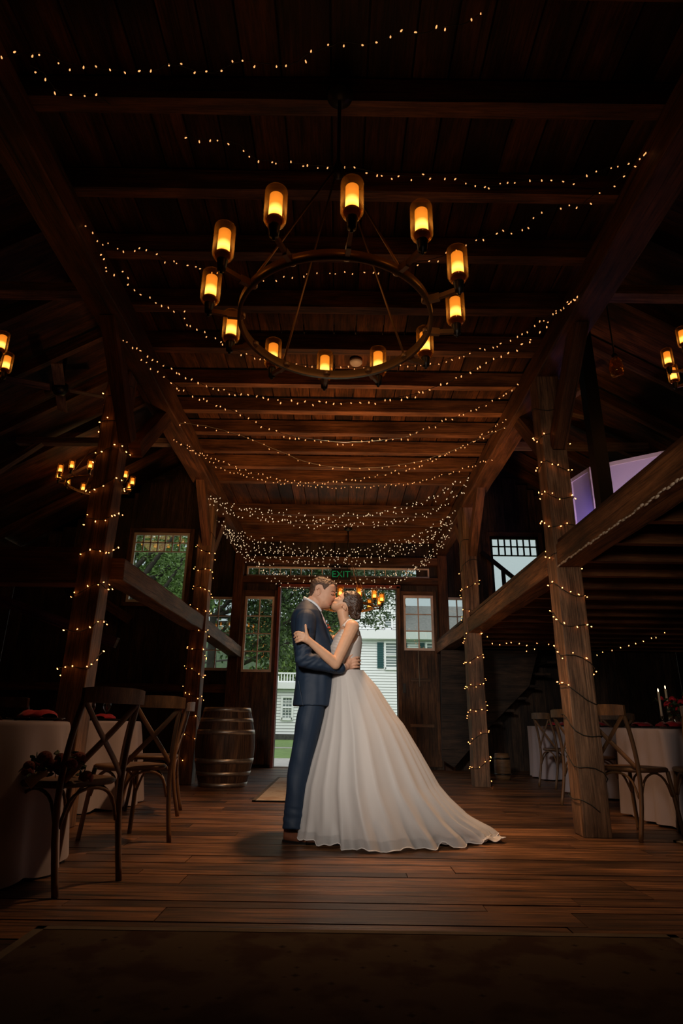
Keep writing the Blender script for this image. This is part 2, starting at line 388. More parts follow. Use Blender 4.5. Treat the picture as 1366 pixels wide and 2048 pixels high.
g = [(-OUT, roof_z(OUT)-.3)]+[(-OUT, roof_z(OUT)), (0, roof_z(0)), (OUT, roof_z(OUT)), (OUT, roof_z(OUT)-.3)]
structure('wall_back_sheathing', mb, M['wall'])
mb = MB(); mb.prism([(-OUT, 4.26), (OUT, 4.26), (0, roof_z(0)+.1)], YW+.09, YW+.12); [mb.prism([(k*4.07, 3.5), (k*6.35, 3.5), (k*6.35, roof_z(6.35)+.2), (k*4.07, roof_z(4.07)+.2)][::k], YW+.09, YW+.12) for k in (1, -1)]; mb.prism([(-4.07, 4.26), (4.07, 4.26), (4.07, 5.3), (-4.07, 5.3)], YW+.13, YW+.16); structure('wall_back_gable', mb, M['wall'])
for sgn, nm in ((-1, 'left'), (1, 'right')):
    mb = MB(); plank_run(mb, 'z', 0, 3.8, Y0, YW, sgn*(OUT+.015), .03, .26, 'x', gap=.004)
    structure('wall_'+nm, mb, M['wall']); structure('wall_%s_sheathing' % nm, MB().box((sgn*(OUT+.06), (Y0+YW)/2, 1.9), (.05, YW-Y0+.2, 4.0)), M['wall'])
    # roof boards and rafters
    a = math.atan(.60); mb = MB(); xm = OUT/2
    mb.box((sgn*xm, (Y0+YW)/2, roof_z(xm)+.22), ((OUT+.5)/math.cos(a), YW-Y0+.4, .05), Matrix.Rotation(sgn*a, 3, 'Y'), axis=0)
    structure('roof_'+nm, mb, M['deck'])
    yy = -1.6; k = 0
    for yy in [.6+.9*i for i in range(12)]:
        thing('roof_rafter', MB().beam((sgn*.3, yy, roof_z(.3)+.05), (sgn*OUT, yy, roof_z(OUT)+.05), .08, .15), M['beam'],
              'dark sloping roof rafter over the %s aisle, %s from the viewer' % (('barrel-side', 'loft-side')[sgn > 0], ORD[int(round((yy-.6)/.9))]), 'rafter', 'roof rafters over the %s aisle' % ('barrel-side', 'loft-side')[sgn > 0])
mb = MB(); plank_run(mb, 'z', 0, 4.2, -OUT, OUT, Y0-.015, .03, .28, 'y'); structure('wall_front', mb, M['wall'])
structure('wall_front_sheathing', MB().prism([(-OUT-.1, -.1), (OUT+.1, -.1), (OUT+.1, 3.9), (0, 7.7), (-OUT-.1, 3.9)], Y0-.12, Y0-.05), M['wall'])
# posts, plates, rails --------------------------------------------------
posts = {}
for key, (x0, x1, ya, yb, lab) in dict(rn=(1.77, 1.975, 4.85, 5.06, 'thick hewn post wrapped in lights beside the honey brown chair, its foot grey and worn'),
        rf=(1.75, 1.955, 8.45, 8.66, 'pale weathered timber post wrapped in lights in front of the stair panel'),
        ln=(-2.15, -1.955, 4.85, 5.06, 'thick timber post wrapped in lights behind the dark cross-back chair'),
        lf=(-2.01, -1.81, 8.2, 8.4, 'timber post wrapped in lights beside the wooden barrel')).items():
    xm, ym = (x0+x1)/2, (ya+yb)/2; posts[key] = (x0, x1, ya, yb)
    thing('timber_post', MB().beam((xm, ym, 0), (xm, ym, 3.79), x1-x0, yb-ya, seg=14, wob=.004), M['post'], lab, 'post', bevel=.008)
for sgn, nm in ((-1, 'barrel-side'), (1, 'loft-side')):
    thing('plate_beam', MB().beam((sgn*1.89, Y0, 3.91), (sgn*1.89, YW, 3.91), .24, .24, seg=30, wob=.006), M['beam'],
          'heavy dark plate beam under the ceiling joists along the %s row of posts' % nm, 'beam', bevel=.01)
    for k, (yp, z0) in enumerate(((4.95, 3.08), (8.4 if sgn < 0 else 8.55, 3.08))):
        for d in (-1, 1):
            thing('knee_brace', MB().beam((sgn*1.89, yp+d*.10, z0), (sgn*1.89, yp+d*.85, 3.84), .11, .15, seg=4, wob=.003), M['beam'],
                  'slanting knee brace atop the %s %s post, rising towards the %s' % (('nearer', 'farther')[k], nm, ('viewer', 'doorway')[(d+1)//2]), 'brace')
# side rails (loft girts)
thing('rail_beam', MB().beam((1.88, 2.2, 2.085), (1.88, 4.85, 2.085), .20, .19, seg=8, wob=.006), M['rail'], 'broad loft edge beam with a pale frayed lower edge, running towards the viewer', 'beam', bevel=.01)
thing('rail_beam', MB().beam((1.87, 5.06, 2.065), (1.87, 8.45, 2.045), .20, .20, seg=10, wob=.006), M['rail'], 'loft edge beam between the two lit posts on the loft side', 'beam', bevel=.01)
thing('rail_beam', MB().beam((1.87, 8.66, 2.05), (1.87, YW, 2.07), .20, .20, seg=6, wob=.006), M['rail'], 'loft edge beam from the weathered post to the door wall', 'beam', bevel=.01)
thing('rail_beam', MB().beam((-1.95, 5.06, 1.97), (-1.93, 8.2, 1.99), .20, .19, seg=10, wob=.006), M['post'], 'grey-brown rail beam between the two lit posts on the barrel side', 'beam', bevel=.01)
thing('rail_beam', MB().beam((-1.93, 8.4, 1.99), (-1.90, YW, 1.95), .20, .19, seg=6, wob=.006), M['post'], 'rail beam above the barrel running to the door wall', 'beam', bevel=.01)
mb = MB()
for i in range(60):
    yy = 2.3+i*.043; mb.ell((1.778+random.uniform(-.004, .004), yy, 1.992+random.uniform(-.006, .006)), (.006, .03, .005+random.random()*.006), n=6, m=4)
thing('frayed_bark_edge', mb, flat('pale_frayed_wood', (.6, .52, .42), .8), 'pale ragged strip of bark along the underside of the broad loft beam', 'wood strip')
# bottom part of the wall: sill etc.
for sgn, nm in ((-1, 'barrel'), (1, 'stair')):
    thing('wall_post', MB().beam((sgn*1.93, YW-.09, 0), (sgn*1.93, YW-.09, 3.79), .17, .15, seg=6, wob=.003), M['beam'], 'squared timber post against the door wall on the %s side' % nm, 'post')
thing('girt_beam', MB().beam((-1.85, YW-.07, 3.30), (1.85, YW-.07, 3.30), .13, .12), M['beam'], 'dark header beam right above the open doorway', 'beam')
thing('girt_beam', MB().beam((-1.85, YW-.07, 3.68), (1.85, YW-.07, 3.68), .13, .14), M['beam'], 'dark header beam above the long narrow transom window', 'beam')
thing('girt_beam', MB().beam((-OUT, YW-.07, 1.30), (-2.02, YW-.07, 1.30), .10, .14), M['beam'], 'dark wall girt below the small sash on the barrel side', 'beam')
thing('tie_beam', MB().beam((-4.9, 8.33, 4.70), (-2.0, 8.33, 4.72), .13, .09), M['post'], 'reddish tie beam above the hanging chandelier in the barrel-side aisle', 'beam')
thing('tie_beam', MB().beam((2.0, 8.33, 4.73), (4.6, 8.33, 4.75), .13, .09), M['post'], 'reddish tie beam behind the folding screens over the loft', 'beam')
thing('tie_beam', MB().beam((-4.6, 4.86, 4.66), (-2.0, 4.86, 4.66), .14, .10), M['post'], 'tie beam over the barrel-side aisle level with the first lit post', 'beam')
thing('tie_beam', MB().beam((2.0, 4.86, 4.72), (4.6, 4.86, 4.72), .14, .10), M['post'], 'tie beam over the loft level with the first lit post', 'beam')
thing('strut', MB().beam((-4.53, 8.33, 4.68), (-5.35, 8.33, 4.0), .10, .06), M['post'], 'reddish slanting strut below the far barrel-side tie beam', 'strut')
thing('cross_girt', MB().beam((-OUT, 4.95, 1.95), (-2.05, 4.95, 1.95), .18, .30), M['beam'], 'dark cross beam behind the large round table, joining the first lit post', 'beam')
thing('wall_brace', MB().beam((-5.9, YW-.1, 3.7), (-3.9, YW-.1, 2.5), .10, .16), M['beam'], 'slanting brace on the door wall beside the tree window', 'brace')
thing('wall_brace', MB().beam((-5.6, 7.2, 2.6), (-2.6, 7.2, 1.6), .08, .12), M['beam'], 'slanting brace low in the aisle behind the lit post', 'brace')
# joists of the nave
jy = [-2.4, -1.8, -1.15, -.5, .1, .7, 1.25, 1.85, 2.45, 3.05, 3.62, 4.23, 4.84, 5.46, 6.03, 6.58, 7.11, 7.62, 8.15, 9.6, 10.12, 10.66, 11.15]
for i, yy in enumerate(jy):
    vis = yy > 1.9
    if yy < 1.8: continue
    nm_ = ['first', 'second', 'third', 'fourth', 'fifth', 'sixth', 'seventh', 'eighth', 'ninth', 'tenth', 'eleventh', 'twelfth', 'thirteenth', 'fourteenth', 'fifteenth', 'sixteenth', 'seventeenth'][max(0, i-6)] if i-6 < 17 else 'last'
    h = .17+random.uniform(-.02, .01)
    thing('ceiling_joist', MB().beam((-2.0, yy+.045, ZC+h/2+random.uniform(0, .01)), (2.0, yy+.045, ZC+h/2+random.uniform(0, .01)), .085+random.uniform(-.01, .015), h, seg=8, wob=.003), M['joist'],
          'rough wooden ceiling joist across the nave, %s counted from the viewer' % ORD[i-7], 'joist', 'joists of the nave ceiling')
# loft over the east aisle
mb = MB(); plank_run(mb, 'y', 2.2, YW, 1.80, OUT, 2.20, .04, .22, 'z', gap=.006); structure('floor_loft', mb, M['deck'])
for i in range(17):
    yy = 2.75+i*.52
    thing('loft_joist', MB().beam((1.97, yy, 2.10), (OUT, yy, 2.10), .07, .14), M['joist'], 'thin dark joist under the loft floor, %s counted from the viewer' % ORD[i], 'joist', 'joists under the loft floor')
# doorway: frame, leaves, windows --------------------------------------------------------
mb = MB(); mb.box((-1.15, YW-.02, 1.6), (.05, .18, 3.2), axis=2); structure('door_frame_left', mb, M['redtrim'])
mb = MB(); mb.box((1.09, YW-.02, 1.6), (.06, .18, 3.2), axis=2); structure('door_frame_right', mb, M['door'])
mb = MB(); mb.box((-.02, YW-.02, 3.19), (2.3, .18, .06), axis=0); structure('door_frame_top', mb, M['redtrim'])
mb = MB(); mb.box((-.03, YW+.08, -.02), (2.3, .25, .06), axis=0); structure('door_sill', mb, M['floor'])
M['palesash'] = flat('pale_painted_sash', (.80, .74, .66), .6)
def sash(name, kind, x0, x1, z0, z1, nx, nz, y, fr=.045, bar=.02, mat='trimwood', label=None, rows=None, parent=None, panel=None):
    """glazed sash: frame with glazing bars, and one see-through pane"""
    root = parent
    if parent is None:
        root = empty(name, ((x0+x1)/2, y, z0)); root['kind'] = 'structure'
    mb = MB()
    for (a, b_) in ((x0, x0+fr), (x1-fr, x1)): mb.box(((a+b_)/2, y, (z0+z1)/2), (fr, .05, z1-z0), axis=2)
    for (a, b_) in ((z0, z0+fr), (z1-fr, z1)): mb.box(((x0+x1)/2, y, (a+b_)/2), (x1-x0-2*fr, .05, fr))
    for i in range(1, nx): mb.box((x0+fr+(x1-x0-2*fr)*i/nx, y, (z0+z1)/2), (bar, .035, z1-z0-2*fr), axis=2)
    for zz in (rows if rows else [z0+fr+(z1-z0-2*fr)*i/nz for i in range(1, nz)]): mb.box(((x0+x1)/2, y, zz), (x1-x0-2*fr, .034, bar))
    fo = mb.build('window_frame', M[mat], root)
    MB().box(((x0+x1)/2, y, (z0+z1)/2), (x1-x0-fr, .006, z1-z0-fr)).build('window_pane', M['pane'], root)
    return root
sash('window_1', 's', -1.80, 1.70, 3.385, 3.575, 17, 1, YW+.02, fr=.03, bar=.014, mat='trimwood')
def fixed_window(name, x0, x1, z0, z1, mat, n=7):
    r = sash(name, 's', x0, x1, z0, z1, 1, 1, YW+.01, fr=.05, mat=mat, rows=[z1-.38])
    mb = MB()
    for i in range(1, n): mb.box((x0+.05+(x1-x0-.1)*i/n, YW+.01, z1-.215), (.026, .03, .32), axis=2)
    mb.box(((x0+x1)/2, YW+.01, z1-.20), (x1-x0-.1, .03, .024)); mb.build('glazing_bars', M[mat], r)
    mb = MB()
    for xx in (x0-.04, x1+.04): mb.box((xx, YW-.015, (z0+z1)/2), (.08, .05, z1-z0+.16), axis=2)
    mb.box(((x0+x1)/2, YW-.015, z1+.045), (x1-x0, .05, .08)); mb.box(((x0+x1)/2, YW-.02, z0-.045), (x1-x0+.06, .07, .07)); mb.build('window_trim', M['door'], r)
    return r
fixed_window('window_2', -4.05, -2.95, 2.85, 4.22, 'palesash')
fixed_window('window_3', 2.90, 3.86, 2.95, 4.24, 'black')
sash('window_4', 's', -2.56, -2.0, 1.62, 2.97, 2, 4, YW-.0, mat='trimwood')
sash('window_5', 's', 1.95, 2.45, 2.30, 3.02, 2, 2, YW-.0, mat='trimwood')
# door leaves standing open flat against the wall
def leaf(name, x0, x1, z0, z1, wz0, wz1, nx, nz, hinge):
    r = empty(name, ((x0+x1)/2, YW-.05, 0)); r['kind'] = 'structure'
    mb = MB(); fx0, fx1 = x0+.05, x1-.05
    plank_run(mb, 'z', z0, wz0, fx0, fx1, YW-.03, .03, .19, 'y', gap=.003)
    mb.box(((x0+x1)/2, YW-.03, (wz1+z1)/2), (x1-x0, .035, z1-wz1))
    mb.build('boards', M['door'], r)
    mb = MB()
    for xx in (x0+.025, x1-.025): mb.box((xx, YW-.045, (z0+z1)/2), (.06, .05, z1-z0), axis=2)
    mb.build('stile', M['door'], r)
    sash(name, 's', fx0, fx1, wz0, wz1, nx, nz, YW-.035, parent=r)
    return r
lr = leaf('door_1', -1.84, -1.18, .05, 3.1, 1.60, 2.98, 2, 4, -1)
rr = leaf('door_2', 1.13, 1.80, .05, 3.12, 2.02, 3.04, 2, 3, 1)
mb = MB(); mb.box((1.47, YW-.06, 1.50), (.36, .03, .06)); mb.box((1.48, YW-.06, .72), (.42, .03, .05)); mb.build('batten', M['post'], rr)
mb = MB(); mb.tube([(1.44, YW-.08, 2.03), (1.44, YW-.085, 1.7), (1.45, YW-.085, 1.38)], .006); mb.build('pull_cord', M['palewire'], rr)
mb = MB(); mb.box((1.17, YW-.08, 1.35), (.05, .05, .16)); mb.build('latch', M['black'], rr)
# stair enclosure of dark boards on the loft side
p = [at(882, 1300, 10.6), at(1075, 1302, 10.6), at(1058, 1372, 10.6), at(965, 1468, 10.6), at(908, 1535, 10.6), at(884, 1520, 10.6)]
st = empty('staircase', (2.6, 10.6, 0)); tag(st, 'boarded staircase side with a slanting lower edge behind the pale weathered post', 'staircase')
MB().prism([(q.x, q.z) for q in p[::-1]][::-1], 10.58, 10.63).build('side_panel', M['wall'], st)
mb = MB()
for i in range(9): mb.box((2.15+i*.22, 11.02, .38+i*.2), (.26, .72, .04), axis=1)
mb.build('treads', M['wall'], st)
hr = empty('stair_handrail', (2.6, 10.9, 2.2)); tag(hr, 'dark slanting handrail seen against the bright loft window', 'handrail')
q0, q1 = at(962, 1103, 10.9), at(1030, 1158, 10.9)
MB().beam(q0, q1, .05, .07).build('rail', M['black'], hr)
q2 = at(1006, 1140, 10.9); MB().beam(q2, (q2.x+.01, q2.y, 2.2), .06, .06).build('baluster', M['black'], hr)
# rugs
def rug(x0, x1, y0, y1, mat, lab, z=.006):
    r = empty('rug', ((x0+x1)/2, (y0+y1)/2, 0)); tag(r, lab, 'rug')
    MB().box(((x0+x1)/2, (y0+y1)/2, z), (x1-x0, y1-y0, .012)).build('pile', M[mat], r)
    mb = MB()
    b_ = .035
    for (a, c, e, f) in ((x0, x1, y0, y0+b_), (x0, x1, y1-b_, y1), (x0, x0+b_, y0, y1), (x1-b_, x1, y0, y1)): mb.box(((a+c)/2, (e+f)/2, z+.001), (c-a, f-e, .014))
    mb.build('border', M['rugedge'], r)
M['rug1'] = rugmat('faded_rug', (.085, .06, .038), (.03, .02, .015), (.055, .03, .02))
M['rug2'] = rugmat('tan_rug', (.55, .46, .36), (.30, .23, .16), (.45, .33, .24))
M['rugedge'] = flat('rug_edge', (.13, .10, .07), .95, var=.2)
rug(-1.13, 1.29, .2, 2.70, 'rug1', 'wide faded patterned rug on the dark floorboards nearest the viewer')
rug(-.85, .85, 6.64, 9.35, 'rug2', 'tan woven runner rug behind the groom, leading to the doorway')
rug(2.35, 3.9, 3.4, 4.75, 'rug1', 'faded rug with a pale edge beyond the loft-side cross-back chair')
# wine barrel
br = empty('barrel', (-1.42, 8.17, 0)); tag(br, 'oak wine barrel with metal hoops standing beside the lit post', 'barrel')
H = .92; prof = [(.285+.085*math.sin(math.pi*t), H*t) for t in [i/16 for i in range(17)]]
mb = MB(); NS = 26; rows = []
for (r_, z_) in prof:
    row = []
    for k in range(NS*4):
        a = 2*math.pi*k/(NS*4); g_ = -.003 if k % 4 == 0 else 0
        row.append((-1.42+(r_+g_)*math.cos(a), 8.17+(r_+g_)*math.sin(a), z_))
    rows.append(row)
b0 = len(mb.f); mb.grid(rows, close_u=True)
mb.uv = []
for i in range(len(rows)-1):
    for k in range(NS*4):
        o = (k//4)*7.3
        mb.uv.extend(((prof[i][1]+o, (k % 4)*.025), (prof[i][1]+o, (k % 4)*.025+.025), (prof[i+1][1]+o, (k % 4)*.025+.025), (prof[i+1][1]+o, (k % 4)*.025)))
mb.build('staves', wood('oak_staves', (.06, .028, .014), (.20, .10, .05), gy=14, plank=.5), br)
MB().lathe([(.001, .87), (.285, .87), (.285, .885), (.001, .885)], (-1.42, 8.17, 0), 40).build('lid', M['beam'], br)
def hoop(z0, z1):
    f = lambda z: .285+.085*math.sin(math.pi*z/H)+.004
    MB().lathe([(f(z0)-.006, z0), (f(z0), z0), (f(z1), z1), (f(z1)-.006, z1)], (-1.42, 8.17, 0), 48).build('hoop', M['hoop'], br)
M['hoop'] = flat('galvanised_hoop', (.42, .36, .30), .38, .85, var=.25, vscale=20)
for z0, z1 in ((.865, .915), (.745, .79), (.60, .655), (.27, .325), (.13, .175), (.0, .05)): hoop(z0, z1)
# little keg and stool by the stair
kg = empty('keg', (2.18, 9.9, 0)); p0 = at(1005, 1535, 9.6); kg.location = (p0.x, 9.6, 0)
prof = [(.10+.02*math.sin(math.pi*t), .36*t) for t in [i/8 for i in range(9)]]
MB().lathe(prof, (p0.x, 9.6, 0), 24).build('staves', wood('keg_wood', (.12, .06, .025), (.3, .16, .07), plank=.2), kg)
for zz in (.07, .28): MB().lathe([(.115, zz), (.125, zz), (.125, zz+.02), (.115, zz+.02)], (p0.x, 9.6, 0), 24).build('hoop', M['black'], kg)
tag(kg, 'small tan wooden keg on the floor behind the weathered post', 'keg')
# smoke detector
p0 = atz(712, 722, 4.2); sd = thing('smoke_detector', MB().lathe([(.001, -.04), (.05, -.038), (.065, -.02), (.065, 0)], (p0.x, p0.y, 4.20), 24), flat('white_plastic', (.6, .5, .42), .5), 'round white smoke detector on the ceiling boards inside the chandelier ring', 'smoke detector')
# exit sign
ex = empty('exit_sign', (0, YW-.22, 3.45)); tag(ex, 'dark exit sign with green EXIT letters above the doorway', 'sign')
c_ = at(682, 1149, 11.15)
MB().box((c_.x, 11.15, c_.z), (.36, .05, .20)).build('housing', M['black'], ex)
M['exitgreen'] = emit('green_sign_light', (.02, .35, .10), .35)
fc = bpy.data.curves.new('lettering', 'FONT'); fc.body = 'EXIT'; fc.size = .17; fc.align_x = 'CENTER'; fc.align_y = 'CENTER'; fc.extrude = .004
t_ = bpy.data.objects.new('tmp', fc); ts = bpy.data.scenes.new('tmp_scene'); ts.collection.objects.link(t_)
with bpy.context.temp_override(scene=ts, view_layer=ts.view_layers[0]):
    dg = bpy.context.evaluated_depsgraph_get(); dg.update()
fm = bpy.data.meshes.new_from_object(t_.evaluated_get(dg)); bpy.data.objects.remove(t_); bpy.data.scenes.remove(ts); bpy.data.curves.remove(fc)
fo = bpy.data.objects.new('lettering', fm); COL.objects.link(fo); fo.location = (c_.x, 11.12, c_.z-.005); fo.rotation_euler = (math.pi/2, 0, 0); fm.materials.clear(); fm.materials.append(M['exitgreen']); setpar(fo, ex)
MB().tube([(c_.x-.12, 11.15, c_.z+.1), (c_.x-.12, 11.15, 4.03)], .005).tube([(c_.x+.12, 11.15, c_.z+.1), (c_.x+.12, 11.15, 4.03)], .005).build('hanger', M['black'], ex)
# folding screens on the loft
M['screen'] = flat('white_screen_fabric', (.55, .50, .52), .8)
M['screenframe'] = flat('cream_frame', (.55, .48, .38), .6)
sc = empty('folding_screen', (3.0, 6.45, 2.22)); tag(sc, 'white folding screen in cream frame glowing purple on the loft', 'screen')
tops = [(2.80, 6.9), (2.895, 6.47), (3.53, 6.02), (4.1, 5.75)]
for (a, b_) in ((0, 1), (1, 2), (2, 3)):
    A = Vector((*tops[a], 0)); B = Vector((*tops[b_], 0)); d = (B-A).normalized(); g_ = .012
    A = A+d*g_; B = B-d*g_; mb = MB()
    for pt in (A+d*.02, B-d*.02): mb.beam((pt.x, pt.y, 2.22), (pt.x, pt.y, 3.60), .04, .04)
    for zz in (2.26, 3.58): mb.beam((A.x, A.y, zz), (B.x, B.y, zz), .035, .045)
    f_ = mb.build('frame', M['screenframe'], sc)
    nrm = Vector((-d.y, d.x, 0))*.0; mb = MB(); mid = (A+B)/2
    mb.beam((A+d*.03)+Vector((0, 0, 2.91)), (B-d*.03)+Vector((0, 0, 2.91)), .012, 1.30); mb.build('fabric_panel', M['screen'], sc)
def uplight(loc, col, en, lab, tgt=None):
    r = empty('uplight', loc); tag(r, lab, 'uplight')
    MB().lathe([(.05, 0), (.06, .02), (.055, .09), (.05, .10)], loc, 16).build('housing', M['black'], r)
    MB().lathe([(.001, .101), (.045, .101)], loc, 16, closed=True).build('lens', emit('lens_'+lab.split()[0], col, 2.0), r)
    l = light('uplight_glow', 'SPOT', (loc[0], loc[1], loc[2]+.12), en, col, .05, target=tgt or (loc[0]+.1, loc[1]+.25, loc[2]+1.5), spot_size=math.radians(85), spot_blend=.8)
    setpar(l, r)
uplight((2.66, 6.25, 2.22), (.36, .25, 1.0), 45, 'violet uplight on the loft floor at the foot of the folding screen', (2.86, 6.72, 2.75))
uplight((3.0, 5.35, 2.22), (.80, .52, .85), 75, 'pinkish uplight on the loft floor in front of the wide screen panel', (3.25, 6.4, 3.0))
uplight((-3.6, 6.9, 0.0), (.10, .12, .9), 8, 'blue uplight standing on the floor of the barrel-side aisle')
thing('loft_post', MB().beam((2.52, 5.45, 2.22), (2.52, 5.45, 5.95), .13, .13), M['black'], 'dark post standing on the loft in front of the folding screen', 'post')
# ================================================================ chandeliers
def make_chandelier(drop=.95, stem=.55):
    """local origin = centre of the ring"""
    r = empty('chandelier')
    R = .448
    MB().lathe([(R-.008, -.022), (R+.008, -.022), (R+.008, .022), (R-.008, .022), (R-.008, -.022)], n=96, closed=True).build('ring', M['bronze'], r, False)
    MB().tube([(0, 0, drop+.02), (0, 0, drop+stem)], .010).lathe([(.001, drop-.05), (.03, drop-.03), (.035, drop), (.02, drop+.04), (.012, drop+.06)], n=16).build('stem', M['black'], r, False)
    MB().lathe([(.012, drop+stem-.05), (.07, drop+stem-.02), (.075, drop+stem)], n=24).build('canopy', M['black'], r, False)
    for k in range(4):
        a = math.radians(38+90*k); MB().tube([(.02*math.cos(a), .02*math.sin(a), drop), ((R)*math.cos(a), R*math.sin(a), .015)], .0055).build('rod', M['bronze'], r, False)
    arm = MB().beam((R-.012, 0, 0), (R+.055, 0, 0), .02, .034).beam((R+.05, 0, 0), (.585, 0, .012), .016, .022); arm.lathe([(.012, -.012), (.018, -.008), (.018, .01), (.012, .014)], (R-.01, 0, 0), 10)
    arm_me = arm.mesh('arm', True)
    sock = MB().lathe([(.001, -.038), (.007, -.035), (.006, -.026), (.018, -.020), (.020, .0), (.022, .02), (.024, .03), (.02, .034)], (.59, 0, .02), 16).mesh('socket', True)
    cup = MB().lathe([(.030, .052), (.034, .056), (.034, .062), (.001, .062)], (.59, 0, .02), 20).mesh('drip_ring', True)
    can = MB().lathe([(.001, .064), (.0265, .064), (.0265, .180), (.024, .180), (.001, .180)], (.59, 0, .02), 24).mesh('candle_tube', True)
    gl = MB().lathe([(.022, .036), (.038, .044), (.0455, .06), (.046, .10), (.046, .200), (.0445, .206), (.043, .2), (.043, .10), (.0425, .062), (.036, .050), (.022, .041)], (.59, 0, .02), 28).mesh('glass_shade', True)
    for me, mt in ((arm_me, 'bronze'), (sock, 'black'), (cup, 'bronze'), (can, 'candle'), (gl, 'amberglass')): me.materials.append(M[mt])
    for k in range(12):
        a = math.radians(-90+6.4+30*k)
        for me, nm in ((arm_me, 'arm'), (sock, 'socket'), (cup, 'drip_ring'), (can, 'candle_tube'), (gl, 'glass_shade')):
            o = bpy.data.objects.new(nm, me); COL.objects.link(o); o.parent = r; o.rotation_euler = (0, 0, a); KIDS.setdefault(r.name, []).append(o)
    return r
ch = make_chandelier(); cc = at(671, 630, 2.42); ch.location = (cc.x-.0, 2.42, 2.54)
def glow(root, en):
    l = light('chandelier_glow', 'POINT', (0, 0, .13), en, (1, .52, .20), .30); l.parent = root
glow(ch, 2.2)
tag(ch, 'large bronze ring chandelier with twelve lit glass candle shades, the biggest in view', 'chandelier')
def more(loc, lab, rz=0.0, src=ch):
    c = copy_tree(src); c.location = loc; c.rotation_euler = (0, 0, rz); tag(c, lab, 'chandelier'); return c
def hang(loc, lab, rz, stem, en=4):
    c = make_chandelier(.95, stem); c.location = loc; c.rotation_euler = (0, 0, rz); tag(c, lab, 'chandelier'); glow(c, en)
hang((at(695, 1212, 10.3).x, 10.3, at(695, 1214, 10.3).z), 'ring chandelier hanging in front of the open doorway behind the kissing heads', .2, .45, 13)
c = at(190, 972, 9.6); hang((c.x, 9.6, c.z), 'ring chandelier far back in the barrel-side aisle, partly behind the lit post', .1, .55)
c = at(1350, 718, 4.3); hang((c.x+.62, 4.3, c.z), 'ring chandelier over the loft edge, only two of its lamps in view', .05, .9, .8)
c = at(0, 700, 3.9); hang((c.x-.66, 3.95, c.z), 'ring chandelier high over the barrel-side aisle, only one lamp in view', .0, .9, .4)
# ceiling fans of the aisles (blades at rest)
def fan(p, lab, rz):
    r = empty('ceiling_fan', p, rz); tag(r, lab, 'ceiling fan')
    local('motor', MB().lathe([(.001, -.10), (.07, -.09), (.10, -.04), (.10, .04), (.03, .08), (.02, .9)], n=20), M['black'], r)
    for k in range(4):
        R_ = Matrix.Rotation(math.pi/2*k, 3, 'Z') @ Matrix.Rotation(.2, 3, 'X')
        local('blade', MB().box(R_ @ Vector((.38, 0, -.02)), (.52, .13, .012), R_), M['post'], r)
q = at(120, 775, 7.0); fan(q, 'ceiling fan with wooden blades high in the barrel-side aisle', .35)
q = at(1105, 815, 7.6); fan(q, 'ceiling fan with wooden blades high behind the first lit post over the loft', 2.0)
# hanging glass jar lamp over the loft
q = at(1233, 738, 4.6); jr = empty('glass_pendant', q); tag(jr, 'unlit glass pendant hanging from the loft roof above the folding screen', 'pendant lamp')
local('glass_shade', MB().lathe([(.001, -.07), (.05, -.06), (.06, 0), (.05, .08), (.02, .12), (.018, .12), (.047, .08), (.057, 0), (.047, -.057), (.001, -.066)], n=20), M['amberglass'], jr)
local('rod', MB().tube([(0, 0, .11), (0, 0, roof_z(q.x)-q.z+.2)], .007).lathe([(.02, .1), (.025, .14), (.01, .16)], n=12), M['black'], jr)
# ================================================================ string lights
def mesh_bulb(s, mat, nm='bulb'):
    mb = MB().lathe([(.0020*s, .004*s), (.0030*s, .001*s), (.0042*s, -.004*s), (.0034*s, -.008*s), (.0006, -.011*s)], n=6)
    me = mb.mesh(nm, True); me.materials.append(M[mat]); return me
BN = mesh_bulb(1.0, 'bulb'); BM_ = mesh_bulb(1.15, 'bulb'); BF = mesh_bulb(1.3, 'bulbfar'); BP = mesh_bulb(1.0, 'bulbpost'); BPF = mesh_bulb(1.0, 'bulbpost')
def smooth_path(pts, n):
    P_ = [pts[0]]+pts+[pts[-1]]; out = []; m = len(pts)-1
    for i in range(n+1):
        t = min(i/n*m, m-1e-6); k = int(t); f = t-k; a, b_, c, d = P_[k], P_[k+1], P_[k+2], P_[k+3]
        out.append(.5*((2*b_)+(c-a)*f+(2*a-5*b_+4*c-d)*f*f+(3*b_-a-3*c+d)*f**3))
    return out
def add_bulb(root, p, me, hangdown=True):
    o = bpy.data.objects.new('bulb', me); COL.objects.link(o); o.location = p
    o.rotation_euler = (random.gauss(0, .5), random.gauss(0, .5), random.random()*6) if hangdown else (random.uniform(-1.6, 1.6), random.uniform(-1.6, 1.6), 0)
    setpar(o, root)
def string_light(pts, spacing, me, lab, group=None, wire='wire', jit=.018, wr=.0022, maxn=98, skip=None):
    """pts: world points of the drooping wire"""
    n = max(24, len(pts)*4); path = smooth_path(pts, n)
    rng = random.Random(lab)
    root = empty('string_light', tuple(path[0])); tag(root, lab, 'string lights', group)
    wp = [p+Vector((rng.uniform(-.004, .004), rng.uniform(-.004, .004), rng.uniform(-.005, .005))) for p in path]
    MB().tube(wp, wr, n=5, cap=False).build('wire', M[wire], root)
    L = 0; nxt = spacing*.5; cnt = 0
    for i in range(n):
        seg = (path[i+1]-path[i]).length
        while L+seg > nxt and cnt < maxn:
            f = (nxt-L)/seg; p = path[i].lerp(path[i+1], f)
            if not (skip and skip(p)): add_bulb(root, p+Vector((rng.uniform(-jit, jit), rng.uniform(-jit, jit), rng.uniform(-jit*1.3, jit*.5))), me); cnt += 1
            nxt += spacing*rng.uniform(.7, 1.3)
        L += seg
    return root
